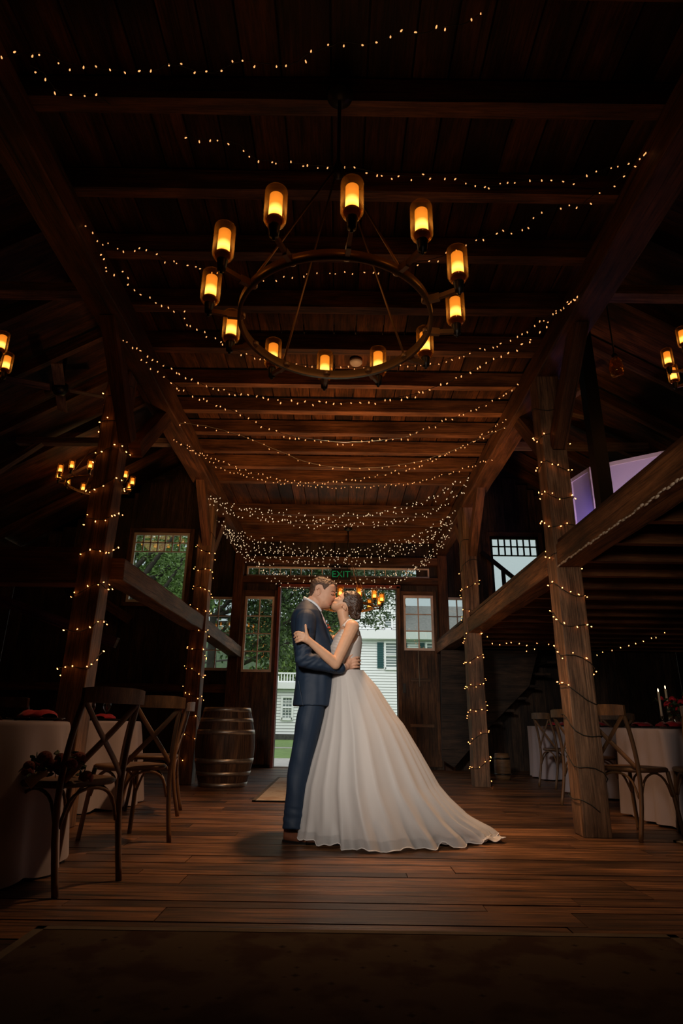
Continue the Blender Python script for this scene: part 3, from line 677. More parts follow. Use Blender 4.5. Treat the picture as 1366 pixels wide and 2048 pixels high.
def px_string(ctrl, z0, lab, spacing, me, **kw):
    """both ends are tied at height z0; the wire between them sags"""
    a = atz(ctrl[0][0], ctrl[0][1], z0); b_ = atz(ctrl[-1][0], ctrl[-1][1], z0); m = len(ctrl)-1; x0, x1 = ctrl[0][0], ctrl[-1][0]
    return string_light([at(x, y, a.y+(b_.y-a.y)*(x-x0)/(x1-x0)) for (x, y) in ctrl], spacing, me, lab, **kw)
def ceil_string(ctrl, z, lab, spacing, me, **kw):
    return string_light([atz(x, y, z) for (x, y) in ctrl], spacing, me, lab, **kw)
ceil_string([(-30, 122), (32, 110), (90, 105), (138, 128), (210, 138), (297, 143), (347, 128), (421, 146), (476, 124), (553, 130), (590, 126), (613, 109), (650, 95), (686, 84), (740, 88), (791, 68), (853, 64), (882, 54), (929, 46), (975, 20)], 3.93, 'string of orange mini bulbs across the ceiling, the one closest to the viewer', .075, BN, skip=lambda p: False)
ceil_string([(60, 128), (86, 146), (108, 175), (127, 187), (187, 188), (221, 209)], 3.93, 'short tail of orange mini bulbs branching off below the frontmost string', .07, BN)
ceil_string([(365, 270), (400, 278), (449, 282), (481, 291), (507, 314), (540, 323), (599, 328), (660, 333), (716, 336), (771, 350), (850, 353), (902, 350), (939, 368), (992, 370), (1041, 363), (1103, 360), (1162, 355), (1223, 334), (1275, 316), (1300, 296)], 3.93, 'string of orange mini bulbs crossing in front of the chandelier stem', .062, BN)
ceil_string([(1300, 300), (1240, 355), (1195, 385), (1158, 410), (1118, 416), (1072, 433), (1037, 461), (990, 464), (950, 482), (915, 500), (860, 520), (800, 530), (763, 538), (692, 545), (640, 547), (575, 555), (510, 560)], 3.92, 'string of mini bulbs running down behind the chandelier ring from the loft-side plate beam', .07, BN)
ceil_string([(85, 458), (104, 432), (125, 448), (170, 452), (195, 480), (215, 490), (262, 497), (305, 502), (340, 525), (380, 524), (420, 545), (470, 540)], 3.9, 'string of mini bulbs over the barrel-side ceiling before the chandelier', .055, BN)
ceil_string([(160, 512), (205, 508), (217, 545), (250, 547), (262, 575), (298, 592), (305, 600), (340, 618), (369, 628), (378, 650), (415, 668), (470, 700), (520, 716), (600, 728), (700, 735), (790, 732), (870, 728), (900, 716), (950, 702), (1010, 682), (1060, 657), (1105, 627), (1150, 592)], 3.85, 'string of mini bulbs passing under the smoke detector', .06, BM_)
px_string([(228, 655), (250, 682), (286, 700), (325, 728), (371, 752), (420, 775), (500, 790), (580, 800), (680, 806), (790, 797), (880, 770), (960, 733), (1040, 690), (1100, 640), (1165, 583)], 3.8, 'drooping string of bulbs just beyond the chandelier', .055, BM_)
px_string([(280, 712), (345, 765), (402, 798), (460, 818), (506, 843), (560, 866), (610, 877), (680, 884), (740, 882), (815, 873), (870, 848), (925, 828), (975, 805), (1040, 766)], 3.8, 'drooping string of bulbs with a pale plug near its middle', .06, BM_)
px_string([(345, 878), (380, 897), (430, 915), (480, 938), (560, 957), (620, 965), (700, 959), (780, 946), (850, 925), (930, 890), (1012, 838)], 3.78, 'drooping string tied beside the first barrel-side knee brace', .05, BM_)
px_string([(330, 845), (400, 850), (480, 870), (560, 903), (620, 926), (700, 936), (780, 932), (850, 920), (930, 890), (1020, 850)], 3.8, 'drooping pale wire with few bulbs below the ninth joist', .11, BM_, wire='palewire')
px_string([(370, 885), (430, 928), (500, 953), (570, 966), (650, 972), (740, 972), (830, 965), (900, 945), (985, 915)], 3.76, 'drooping string below the tenth joist', .05, BM_)
A_ = ((415, 985), (440, 1002), (480, 1015), (520, 1022), (570, 1030), (640, 1036), (700, 1032), (760, 1025), (820, 1010), (870, 992), (935, 955))
far = [(A_, 3.75, 'below the bright gap between the joists'),
       (((418, 998), (450, 1020), (500, 1033), (560, 1041), (640, 1048), (720, 1046), (800, 1040), (860, 1020), (930, 975)), 3.72, 'one step nearer the doorway than the gap in the joists'),
       (((430, 1035), (470, 1065), (520, 1080), (570, 1092), (640, 1101), (700, 1099), (760, 1090), (820, 1075), (860, 1057), (908, 1022)), 3.78, 'level with the post by the barrel'),
       (((432, 1045), (480, 1086), (530, 1108), (580, 1120), (650, 1127), (720, 1123), (780, 1112), (840, 1090), (902, 1040)), 3.74, 'just beyond the post by the barrel'),
       (((438, 1052), (480, 1098), (520, 1128), (560, 1145), (620, 1160), (700, 1163), (760, 1154), (810, 1140), (850, 1115), (898, 1058)), 3.74, 'crossing in front of the transom window'),
       (((442, 1058), (490, 1112), (530, 1145), (570, 1168), (630, 1182), (720, 1180), (780, 1168), (830, 1140), (870, 1102), (896, 1066)), 3.74, 'hanging lowest, closest to the doorway'),
       (((428, 1040), (470, 1072), (520, 1094), (580, 1106), (650, 1112), (720, 1110), (790, 1098), (850, 1074), (900, 1040)), 3.76, 'between the second lit posts and the exit sign')]
for i, (ctrl, z0, lb) in enumerate(far):
    px_string(list(ctrl), z0, 'dense string of pale bulbs ' + lb, .055, BF, jit=.045, maxn=90, wr=.0016)
    c2 = [(x+(7 if 0 < k < len(ctrl)-1 else 1), y-5+(3 if k % 2 else -2)) for k, (x, y) in enumerate(ctrl)]
    px_string(c2, z0, 'thinner second strand of bulbs ' + lb, .085, BF, jit=.05, maxn=60, wr=.0016)
string_light([at(x, y, 8.0) for (x, y) in ((960, 1256), (985, 1288), (1010, 1285), (1053, 1287), (1057, 1305), (1081, 1284), (1120, 1296), (1180, 1309), (1211, 1300), (1240, 1292), (1283, 1282), (1330, 1264))], .11, BPF, 'string of amber bulbs under the loft joists above the dining tables')
def post_string(key, z0, z1, pitch, me, lab, ph=0.0, spacing=.062, flip=1, tail=0.0):
    x0, x1, ya, yb = posts[key]; g_ = .014; xa, xb, y_a, y_b = x0-g_, x1+g_, ya-g_, yb+g_
    per = [(xa, y_a), (xb, y_a), (xb, y_b), (xa, y_b)]; pts = []
    zw = z0-tail; turns = (z1-zw)/pitch; n = int(turns*16); rng = random.Random(lab)
    for i in range(n+1):
        t = (flip*i/16+ph) % 1.0*4; k = int(t) % 4; f = t-int(t); a = per[k]; b_ = per[(k+1) % 4]
        zz = zw+(z1-zw)*i/n+.03*math.sin(i*.9)+.02*math.sin(i*.37)
        pts.append(Vector((a[0]+(b_[0]-a[0])*f, a[1]+(b_[1]-a[1])*f, zz)))
    r = empty('string_light', tuple(pts[0])); tag(r, lab, 'string lights')
    MB().tube(pts, .0038, n=5, cap=False).build('wire', M['wire'], r)
    L = 0; nxt = 0; cnt = 0
    for i in range(n):
        seg = (pts[i+1]-pts[i]).length
        while L+seg > nxt and cnt < 99:
            p = pts[i].lerp(pts[i+1], (nxt-L)/seg); c = Vector(((xa+xb)/2, (y_a+y_b)/2, p.z)); d = (p-c).normalized()
            if p.z < z0: nxt += spacing; continue
            add_bulb(r, p+d*rng.uniform(.008, .02)+Vector((0, 0, rng.uniform(-.025, .025))), me, False); cnt += 1
            nxt += spacing*rng.uniform(.6, 1.5)
        L += seg
post_string('rn', 1.02, 3.62, .27, BP, 'amber string lights spiralling up the thick post beside the cross-back chair', .15, .078, -1, .85)
post_string('rf', .02, 3.3, .33, BPF, 'amber string lights spiralling up the pale weathered post', .3, .085)
post_string('ln', .95, 3.62, .30, BP, 'amber string lights spiralling up the post behind the dark chair', .5, .082, 1)
post_string('lf', .3, 3.5, .27, BPF, 'amber string lights spiralling up the post beside the barrel', .1, .095, -1)
# ================================================================ furniture
M['chairwood'] = wood('chair_brown_wood', (.10, .05, .022), (.22, .11, .045), rough=.45, gy=18, plank=.2, crack=.2, spec=.5)
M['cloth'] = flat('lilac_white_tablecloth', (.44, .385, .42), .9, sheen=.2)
M['red'] = flat('crimson_napkin', (.45, .012, .03), .8, sheen=.2)
M['charger'] = flat('dark_charger_plate', (.03, .02, .02), .2, .3)
M['plate'] = flat('white_china', (.7, .66, .62), .2, coat=.4)
M['wax'] = flat('ivory_wax', (.75, .68, .55), .5, sss=.2)
M['flame'] = emit('candle_flame', (1, .72, .35), 6)
M['redflower'] = flat('red_petals', (.55, .015, .04), .7, var=.4, vscale=60)
M['leafgreen'] = flat('dark_green_leaf', (.02, .05, .015), .6)
def make_chair():
    r = empty('dining_chair')
    rows = []
    mb = MB(); n = 32
    def sq(a, rx, ry, p=3.2): c, s_ = math.cos(a), math.sin(a); return (rx*math.copysign(abs(c)**(2/p), c), ry*math.copysign(abs(s_)**(2/p), s_))
    for (k, z) in ((.94, .44), (1.0, .45), (1.0, .463), (.95, .472), (.6, .468), (.02, .464)):
        rows.append([(*[k*q for q in sq(2*math.pi*i/n, .215+(0), .205)], z) for i in range(n)])
    mb.grid(rows, close_u=True); mb.face(list(range(n))[::-1], [(0, 0)]*n)
    mb.build('seat', M['chairwood'], r, False)
    def tp(pts, rad, nm, flat_=None, n=8): return MB().tube(smooth_path([Vector(p) for p in pts], 14), rad, n=n, flat=flat_).build(nm, M['chairwood'], r, False)
    for s_ in (-1, 1):
        tp([(s_*.185, -.26, 0), (s_*.19, -.205, .25), (s_*.19, -.19, .46), (s_*.185, -.215, .68), (s_*.175, -.27, .90)], .0155, 'leg')
        tp([(s_*.19, .215, 0), (s_*.178, .185, .25), (s_*.165, .165, .445)], .0155, 'leg')
        tp([(s_*.188, -.195, .27), (s_*.178, -.12, .395), (s_*.175, 0, .435), (s_*.175, .10, .39), (s_*.178, .175, .27)], .0085, 'side_brace')
        tp([(s_*.175, -.262, .845), (s_*.06, -.245, .72), (-s_*.10, -.215, .56), (-s_*.178, -.195, .475)], .015, 'cross_slat', (.35, 1.15))
    tp([(-.17, .17, .27), (-.12, .168, .395), (0, .168, .435), (.12, .168, .395), (.17, .17, .27)], .0085, 'front_brace')
    tp([(-.172, -.200, .27), (-.12, -.198, .395), (0, -.198, .435), (.12, -.198, .395), (.172, -.200, .27)], .0085, 'rear_brace')
    rows = []
    for i in range(17):
        x = -.20+.40*i/16; yb = -.27-.035*(1-(x/.20)**2); zt = .915-.01*(x/.2)**4; rows.append([(x, yb-.011, .835), (x, yb+.011, .835), (x, yb+.011, zt), (x, yb-.011, zt)])
    mb = MB(); mb.grid(rows, close_u=True, smooth=False); mb.face([0, 1, 2, 3], [(0, 0)]*4); mb.face([64, 65, 66, 67], [(0, 0)]*4); mb.build('top_rail', M['chairwood'], r, False)
    return r
chair0 = make_chair(); used = [False]
def chair(x, y, face, lab):
    """face = heading in degrees the sitter looks at, 0 = towards the doorway, 90 = west"""
    c = copy_tree(chair0) if used[0] else chair0
    used[0] = True; c.location = (x, y, 0); c.rotation_euler = (0, 0, math.radians(face)); tag(c, lab, 'chair', None)
chair(-1.40, 3.42, 62, 'dark cross-back chair with a flower garland, at the round table nearest the viewer')
chair(-1.42, 4.50, 50, 'dark cross-back chair standing just beyond the garlanded one')
chair(-1.62, 5.75, 100, 'cross-back chair at the small-looking round table behind the first lit post')
chair(-2.52, 5.3, -20, 'cross-back chair seen through the back of the garlanded chair')
chair(2.25, 5.0, -62, 'honey brown cross-back chair beside the thick lit post')
chair(2.75, 4.9, -10, 'dark cross-back chair at the corner of the candlelit table')
chair(2.95, 8.6, -75, 'cross-back chair in the shade behind the weathered post')
chair(3.55, 8.2, -20, 'cross-back chair in front of the farthest white tablecloth')
chair(2.55, 6.6, -80, 'cross-back chair at the second table under the loft')
def cloth_round(cx, cy, R, lab, tl):
    t = empty('round_table', (cx, cy, 0)); tag(t, tl, 'table')
    MB().lathe([(.001, .715), (R-.01, .715), (R-.01, .738), (.001, .738)], (cx, cy, 0), 40).build('tabletop', M['chairwood'], t)
    MB().lathe([(.2, 0), (.2, .02), (.03, .05), (.03, .715)], (cx, cy, 0), 16).build('pedestal', M['black'], t)
    rows = []; n = 120; ph = random.random()*6
    for (k, z, am) in ((0.02, .742, 0), (.6, .742, 0), (.985, .742, 0), (1.003, .738, 0), (1.01, .72, .1), (1.02, .6, .5), (1.05, .35, .9), (1.09, .02, 1.3)):
        rows.append([((cx+(R*k+am*.030*(math.sin(17*a+ph)+.5*math.sin(9*a+2*ph)))*math.cos(a)), (cy+(R*k+am*.030*(math.sin(17*a+ph)+.5*math.sin(9*a+2*ph)))*math.sin(a)), z+(.012*math.sin(17*a) if z < .1 else 0)) for a in [2*math.pi*i/n for i in range(n)]])
    thing('tablecloth', MB().grid(rows, close_u=True), M['cloth'], lab, 'tablecloth')
def cloth_rect(x0, x1, y0, y1, lab, tl):
    t = empty('banquet_table', ((x0+x1)/2, (y0+y1)/2, 0)); tag(t, tl, 'table')
    MB().box(((x0+x1)/2, (y0+y1)/2, .725), (x1-x0-.02, y1-y0-.02, .025)).build('tabletop', M['chairwood'], t)
    for xx in (x0+.15, x1-.15):
        for yy in (y0+.12, y1-.12): MB().tube([(xx, yy, 0), (xx, yy, .715)], .018).build('leg', M['black'], t)
    per = []; st_ = .03
    def run(a, b_):
        L = math.dist(a, b_); k = int(L/st_)
        for i in range(k): per.append((a[0]+(b_[0]-a[0])*i/k, a[1]+(b_[1]-a[1])*i/k, ((b_[1]-a[1])/L, -(b_[0]-a[0])/L)))
    run((x0, y0), (x1, y0)); run((x1, y0), (x1, y1)); run((x1, y1), (x0, y1)); run((x0, y1), (x0, y0))
    rows = []; cx, cy = (x0+x1)/2, (y0+y1)/2
    ph = random.random()*6
    for (k, z, am) in ((.02, .742, 0), (.9, .742, 0), (.997, .742, 0), (1.0, .736, .1), (1, .70, .35), (1, .5, .5), (1, .25, .85), (1, .02, 1.15)):
        row = []
        for j, (x, y, nn) in enumerate(per):
            wv = am*.026*(math.sin(j*.9+ph)+.6*math.sin(j*.43+1))+am*.02
            row.append((cx+(x-cx)*k+nn[0]*wv, cy+(y-cy)*k+nn[1]*wv, z))
        rows.append(row)
    thing('tablecloth', MB().grid(rows, close_u=True), M['cloth'], lab, 'tablecloth')
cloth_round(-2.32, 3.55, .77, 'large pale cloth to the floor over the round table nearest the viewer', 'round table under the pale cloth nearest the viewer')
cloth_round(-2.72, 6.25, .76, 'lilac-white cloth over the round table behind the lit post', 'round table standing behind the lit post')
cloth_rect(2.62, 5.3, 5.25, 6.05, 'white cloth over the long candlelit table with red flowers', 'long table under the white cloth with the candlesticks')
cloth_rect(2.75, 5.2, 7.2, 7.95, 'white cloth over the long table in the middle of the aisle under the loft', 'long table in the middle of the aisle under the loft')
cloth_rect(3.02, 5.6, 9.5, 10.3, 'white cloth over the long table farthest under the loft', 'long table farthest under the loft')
TZ = .746
def setting(x, y, where, nap=True):
    p = empty('charger_plate', (x, y, TZ)); tag(p, 'dark charger plate ' + where, 'plate')
    local('charger', MB().lathe([(.001, 0), (.10, 0), (.155, .012), (.158, .015), (.10, .006), (.001, .005)], n=28), M['charger'], p)
    if nap:
        rows = []; rz = random.random()*3; Rm = Matrix.Rotation(rz, 3, 'Z')
        for i in range(12):
            t_ = i/11; wd = .05+.055*math.sin(math.pi*min(1, t_*1.15))
            rows.append([tuple(Vector((x, y, TZ+.014))+Rm @ Vector((-.13+.26*t_, wd*math.cos(a), .004+max(0, math.sin(a))*(.022+.022*math.sin(3*math.pi*t_)**2)))) for a in [2*math.pi*j/14 for j in range(14)]])
        thing('napkin', MB().grid(rows, close_u=True), M['red'], 'folded crimson napkin ' + where, 'napkin')
def wineglass(x, y, s_, where):
    prof = [(.034, 0), (.034, .002), (.004, .006), (.0035, .07), (.02, .085), (.036, .115), (.038, .14), (.031, .185), (.030, .185), (.036, .14), (.034, .117), (.018, .089), (.001, .083)]
    thing('wine_glass', MB().lathe([(r_*s_, z_*s_) for r_, z_ in prof], (x, y, TZ), 20), M['glass'], 'stemmed wine glass ' + where, 'glass')
for (x, y, wh) in ((-1.75, 3.72, 'at the edge of the near round table behind the garlanded chair'), (-1.98, 3.28, 'nearest the viewer on the near round table'), (-2.35, 4.1, 'at the far rim of the near round table'),
                   (-2.2, 6.05, 'facing the nave on the second round table'), (-2.75, 5.72, 'facing the viewer on the second round table'),
                   (2.90, 5.45, 'at the near corner of the candlelit table'), (3.05, 5.88, 'on the far side of the candlelit table'), (3.45, 5.42, 'below the candlesticks on the candlelit table'),
                   (2.98, 7.4, 'at the nave end of the middle long table'), (3.5, 7.4, 'second from the nave end of the middle long table'), (3.3, 9.7, 'at the nave end of the farthest table'), (3.8, 9.7, 'second from the nave end of the farthest table')):
    setting(x, y, wh)
for (x, y, s_, wh) in ((-1.98, 3.62, 1.0, 'behind the plates of the near round table'), (-2.12, 3.72, 1.05, 'at the picture edge on the near round table'), (-2.25, 6.2, 1.0, 'in the middle of the second round table'), (-2.32, 6.0, .9, 'near the rim of the second round table'),
                       (3.08, 5.6, .8, 'beside the nearer candlestick'), (3.0, 5.72, .8, 'between the candlestick and the table corner'), (3.15, 5.5, .8, 'in front of the nearer candlestick'), (2.95, 7.6, .9, 'at the nave end of the middle long table'), (3.02, 7.7, .9, 'just behind its twin on the middle long table')):
    wineglass(x, y, s_, wh)
def candlestick(px, py, Y, lab):
    top = at(px, py, Y); r = empty('candlestick', (top.x, Y, TZ)); tag(r, lab, 'candlestick'); hz = top.z-.02; b_ = hz-.20
    MB().lathe([(.035, TZ), (.03, TZ+.012), (.008, TZ+.03), (.006, (TZ+b_)/2), (.014, (TZ+b_)/2+.01), (.006, (TZ+b_)/2+.02), (.008, b_-.02), (.018, b_), (.012, b_+.02)], (top.x, Y, 0), 14).build('holder', M['glass'], r)
    MB().tube([(top.x, Y, b_), (top.x, Y, hz)], .0095, 10).build('candle', M['wax'], r)
    MB().ell((top.x, Y, hz+.018), (.005, .005, .015), n=8, m=6).build('flame', M['flame'], r)
candlestick(1316, 1380, 5.6, 'shorter lit taper candle nearest the lit post')
candlestick(1330, 1374, 5.75, 'taller lit taper candle beside the red flowers')
cp_ = at(1345, 1410, 5.65); fa = empty('flower_centerpiece', (cp_.x, 5.65, TZ)); tag(fa, 'centrepiece of red blooms in a clear vase on the candlelit table', 'flowers')
MB().lathe([(.001, TZ+.004), (.05, TZ), (.055, TZ+.06), (.04, TZ+.14), (.038, TZ+.14), (.052, TZ+.06), (.047, TZ+.006), (.001, TZ+.008)], (cp_.x, 5.65, 0), 20).build('vase', M['glass'], fa)
def bloom(mb, c, R):
    for k in range(16):
        a = k*2.4; e = .15+1.25*(k/16); d = Vector((math.cos(a)*math.cos(e), math.sin(a)*math.cos(e), math.sin(e)))
        Mq = d.to_track_quat('Z', 'Y').to_matrix(); mb.ell(Vector(c)+d*R*.5, (R*.45, R*.45, R*.18), Mq, n=8, m=5)
for i, (dx, dz, R_) in enumerate(((-.02, -.0, .05), (.02, .045, .045), (.08, .02, .045), (-.09, .05, .035), (.12, .06, .04), (.04, -.04, .035))):
    mb = MB(); bloom(mb, (cp_.x+dx, 5.65+random.uniform(-.05, .05), cp_.z+dz), R_); mb.build('bloom', M['redflower'], fa)
mb = MB()
for i in range(70):
    c = Vector((cp_.x+random.gauss(.02, .07), 5.65+random.gauss(0, .05), cp_.z+random.gauss(-.01, .05))); R_ = Matrix.Rotation(random.random()*6, 3, (random.random(), random.random(), random.random()))
    mb.ell(c, (.022, .010, .002), R_, n=6, m=4)
mb.build('foliage', M['leafgreen'], fa)
# garland on the near dark chair
ga = empty('flower_garland', (-1.48, 3.25, .5)); tag(ga, 'dark flower garland tied with a pale ribbon on the seat of the near chair', 'garland')
M['darkred'] = flat('dark_red_petals', (.14, .02, .015), .8, var=.4, vscale=50)
gc = at(112, 1530, 3.22); ga.location = gc
mb = MB()
for i in range(18):
    mb = MB(); bloom(mb, (gc.x+random.gauss(0, .075), 3.22+random.gauss(0, .04), gc.z+random.gauss(0, .035)), random.uniform(.035, .055)); mb.build('bloom', M['darkred'], ga)
mb = MB()
for i in range(90): mb.ell((gc.x+random.gauss(0, .075), 3.22+random.gauss(0, .04), gc.z+random.gauss(0, .035)), (.022, .010, .002), Matrix.Rotation(random.random()*6, 3, (random.random(), random.random(), random.random())), n=6, m=4)
mb.build('foliage', M['leafgreen'], ga)
mb = MB(); q0 = at(95, 1545, 3.15); q1 = at(55, 1568, 3.1); mb.tube([q0, q0.lerp(q1, .5)+Vector((0, 0, .01)), q1], [.012, .022, .03], 10, flat=(.35, 1)); mb.build('ribbon', flat('cream_ribbon', (.45, .36, .26), .7), ga)
# ================================================================ outside
M['clap'] = flat('white_clapboard', (.80, .82, .80), .7)
M['white'] = flat('white_trim', (.85, .86, .85), .6)
M['shutter'] = flat('teal_shutter', (.01, .07, .07), .6)
M['roofgrey'] = flat('grey_shingle_roof', (.23, .22, .21), .9, var=.2, vscale=6)
M['darkpane'] = flat('dim_window_glass', (.16, .20, .19), .15)
M['grass'] = flat('lawn_green', (.12, .20, .045), .95, var=.3, vscale=3)
M['gravel'] = flat('pale_path', (.38, .36, .33), .95, var=.15)
M['stone'] = flat('dark_foundation_stone', (.06, .06, .05), .9, var=.3)
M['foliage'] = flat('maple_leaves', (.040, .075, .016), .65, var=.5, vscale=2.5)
M['foliage2'] = flat('sunlit_leaves', (.12, .20, .04), .6, var=.5, vscale=2.5)  # lighter copy of the leaf green, with sunlight put into the colour
M['bark'] = flat('bark', (.05, .04, .03), .95, var=.3)
structure('ground', MB().box((0, 72, -.45), (200, 121, .4)), M['grass'])
structure('ground_path', MB().box((0, 15.6, -.235), (30, 5.0, .06)).box((0, 26, -.24), (30, .5, .03)), M['gravel'])
mb = MB(); rows = []
for j in range(12):
    rows.append([(-90+15*i, 75+j*6, -1+22*(j/11)**.8+2.5*math.sin(i*1.3+j)) for i in range(13)])
structure('ground_hill', mb.grid(rows), M['foliage'])
def clapwall(root, x0, x1, Y, z0, z1, step=.17):
    mb = MB(); z = z0
    while z < z1:
        h = min(step, z1-z); b = len(mb.v)
        for (x, y, zz) in ((x0, Y-.05, z+.022), (x1, Y-.05, z+.022), (x1, Y-.02, z+h), (x0, Y-.02, z+h), (x0, Y+.1, z+.022), (x1, Y+.1, z+.022), (x1, Y+.1, z+h), (x0, Y+.1, z+h)): mb.v.append((x, y, zz))
        for q in ((0, 1, 2, 3), (4, 7, 6, 5), (0, 4, 5, 1), (3, 2, 6, 7), (0, 3, 7, 4), (1, 5, 6, 2)): mb.face([b+i for i in q], [(0, 0)]*4)
        z += step
    mb.build('clapboard_wall', M['clap'], root); MB().box(((x0+x1)/2, Y+.12, (z0+z1)/2), (x1-x0, .05, z1-z0)).build('wall_backing', M['stone'], root)  # dark backing stands in for the shadow lines under the boards
def house_window(root, x0, x1, z0, z1, Y, shut=True, nx=1, nz=2, curtain=None):
    mb = MB()
    for (a, b_, c, d) in ((x0-.12, x0, z0-.12, z1+.12), (x1, x1+.12, z0-.12, z1+.12), (x0, x1, z1, z1+.12), (x0-.05, x1+.05, z0-.16, z0), (x0, x1, (z0+z1)/2-.03, (z0+z1)/2+.03)):
        mb.box(((a+b_)/2, Y-.08, (c+d)/2), (b_-a, .1, d-c))
    for i in range(1, nx): mb.box((x0+(x1-x0)*i/nx, Y-.06, (z0+z1)/2), (.03, .04, z1-z0))
    for i in range(1, nz):
        if i != nz/2: mb.box(((x0+x1)/2, Y-.06, z0+(z1-z0)*i/nz), (x1-x0, .04, .03))
    f_ = mb.build('window_frame', M['white'], root)
    MB().box(((x0+x1)/2, Y-.03, (z0+z1)/2), (x1-x0, .02, z1-z0)).build('pane', M['darkpane'], f_)
    if shut:
        for xx in (x0-.36, x1+.36):
            mb = MB(); mb.box((xx, Y-.07, (z0+z1)/2), (.40, .05, z1-z0+.1))
            for i in range(12): mb.box((xx, Y-.10, z0+(z1-z0)*(i+.5)/12), (.34, .02, .05))
            mb.build('shutter', M['shutter'], root)
hs = empty('house', (6, 40, 0)); tag(hs, 'large white clapboard house with teal shutters and grey roof seen through the doorway', 'house')
HX = 1.0; c1 = at(760, 1279, 40); c2 = at(760, 1262, 40)
clapwall(hs, HX, 18, 40, 0, c1.z)
MB().box(((HX+18)/2, 39.8, (c1.z+c2.z)/2), (18-HX+.5, .5, c2.z-c1.z)).build('cornice', M['white'], hs)
xr = at(797, 1250, 40.5).x; clapwall(hs, HX, xr, 40.6, c2.z, c2.z+4.2)
MB().prism([(HX-.4, c2.z+4.2), (xr+.4, c2.z+4.2), (xr-.2, c2.z+6.5), (HX+.2, c2.z+6.5)], 40.2, 48).build('upper_roof', M['roofgrey'], hs)
mb = MB(); mb.grid([[(xr, 39.6, c2.z), (18.3, 39.6, c2.z)], [(xr, 44.5, c2.z+2.5), (18.3, 44.5, c2.z+2.5)]], smooth=False); mb.grid([[(xr, 44.5, c2.z+2.5), (18.3, 44.5, c2.z+2.5)], [(xr, 49, c2.z), (18.3, 49, c2.z)]], smooth=False); mb.build('roof', M['roofgrey'], hs)
MB().box(((HX+18)/2, 40, .05), (18-HX, .2, .5)).build('foundation', M['stone'], hs)
w0, w1 = at(772, 1335, 40), at(789, 1287, 40); house_window(hs, w0.x, w1.x+.25, w0.z, w1.z, 40)
house_window(hs, w1.x+2.1, w1.x+2.9, w0.z, w1.z, 40); house_window(hs, w1.x+4.7, w1.x+5.5, w0.z, w1.z, 40)
w0, w1 = at(770, 1256, 40.6), at(782, 1236, 40.6); house_window(hs, w0.x, w1.x, w0.z, w1.z+.4, 40.6, shut=False)
wg = empty('house_wing', (-4, 38, 0)); tag(wg, 'low flat-roofed white wing with a roof balustrade beyond the lawn', 'house')
t0 = at(575, 1378, 38); t1 = at(575, 1366, 38); t2 = at(575, 1347, 38); bt = at(575, 1470, 38)
clapwall(wg, -9, .8, 38, bt.z, t0.z)
MB().box((-4.1, 37.85, (t0.z+t1.z)/2), (10.2, .5, t1.z-t0.z)).build('cornice', M['white'], wg)
mb = MB(); mb.box((-4.1, 37.8, t2.z), (10, .12, .09)).box((-4.1, 37.8, t1.z+.06), (10, .12, .08))
for i in range(56): mb.box((-8.9+i*.175, 37.8, (t1.z+t2.z)/2), (.07, .07, t2.z-t1.z))
for xx in (-8.9, -4.95, .6): mb.box((xx, 37.8, (t1.z+t2.z)/2+.05), (.45, .3, t2.z-t1.z+.15))
mb.build('balustrade', M['white'], wg)
MB().box((-4.1, 38, bt.z/2-.1), (9.9, .3, bt.z+.3)).build('foundation', M['stone'], wg)
w0, w1 = at(565, 1435, 38), at(584, 1396, 38); house_window(wg, w0.x, w1.x, w0.z, w1.z, 38, shut=False, nx=3, nz=4)
MB().box((-4.1, 42, t1.z/2), (9.9, 7.8, t1.z-.1)).build('wing_body', M['clap'], wg)
MB().box(((HX+18)/2, 44.4, 3), (16.6, 8, 6)).build('house_body', M['clap'], hs)
def tree(name, base, crowns, nleaf, lab, trunk_h, mat='foliage', leaf=.11, seed=1, branches=8, tr=.25):
    rng = random.Random(seed); r = empty(name, base); tag(r, lab, 'tree')
    mb = MB(); top = Vector(base)+Vector((0, 0, trunk_h)); mb.tube([Vector(base), Vector(base).lerp(top, .5)+Vector((.1, 0, 0)), top], [tr, tr*.8, tr*.55], 12)
    for i in range(branches):
        c, rad = crowns[i % len(crowns)]; e = Vector(c)+Vector((rng.uniform(-1, 1)*rad[0]*.8, rng.uniform(-1, 1)*rad[1]*.8, rng.uniform(-.8, .7)*rad[2])); s0 = Vector(base).lerp(top, rng.uniform(.4, 1))
        mb.tube(smooth_path([s0, s0.lerp(e, .5)+Vector((rng.uniform(-.3, .3), 0, rng.uniform(0, .5))), e], 8), [tr*.35*(1-k/9)+.01 for k in range(9)], 7)
    mb.build('trunk', M['bark'], r)
    V = []; Fc = []; tot = sum(c[1][0]*c[1][1]*c[1][2] for c in crowns)
    for (c, rad) in crowns:
        k = int(nleaf*rad[0]*rad[1]*rad[2]/tot); ncl = max(6, k//60)
        cl = []
        for _ in range(ncl):
            d = Vector((rng.gauss(0, 1), rng.gauss(0, 1), rng.gauss(0, 1))).normalized()*rng.uniform(.35, 1.0)
            cl.append(Vector((c[0]+d.x*rad[0], c[1]+d.y*rad[1], c[2]+d.z*rad[2])))
        for _ in range(k):
            q = cl[rng.randrange(ncl)]; s2 = .16*min(rad)+.12
            p = q+Vector((rng.gauss(0, s2), rng.gauss(0, s2), rng.gauss(0, s2*.6)))
            d = Vector((rng.gauss(0, 1), rng.gauss(0, 1), rng.gauss(0, 1))).normalized(); e = d.orthogonal().normalized(); l = leaf*rng.uniform(.6, 1.3); b = len(V)
            V += [tuple(p-d*l), tuple(p+e*l*.5), tuple(p+d*l), tuple(p-e*l*.5)]; Fc.append((b, b+1, b+2, b+3))
    me = bpy.data.meshes.new('foliage'); me.from_pydata(V, [], Fc); me.materials.append(M[mat]); o = bpy.data.objects.new('foliage', me); COL.objects.link(o); setpar(o, r)
    return r
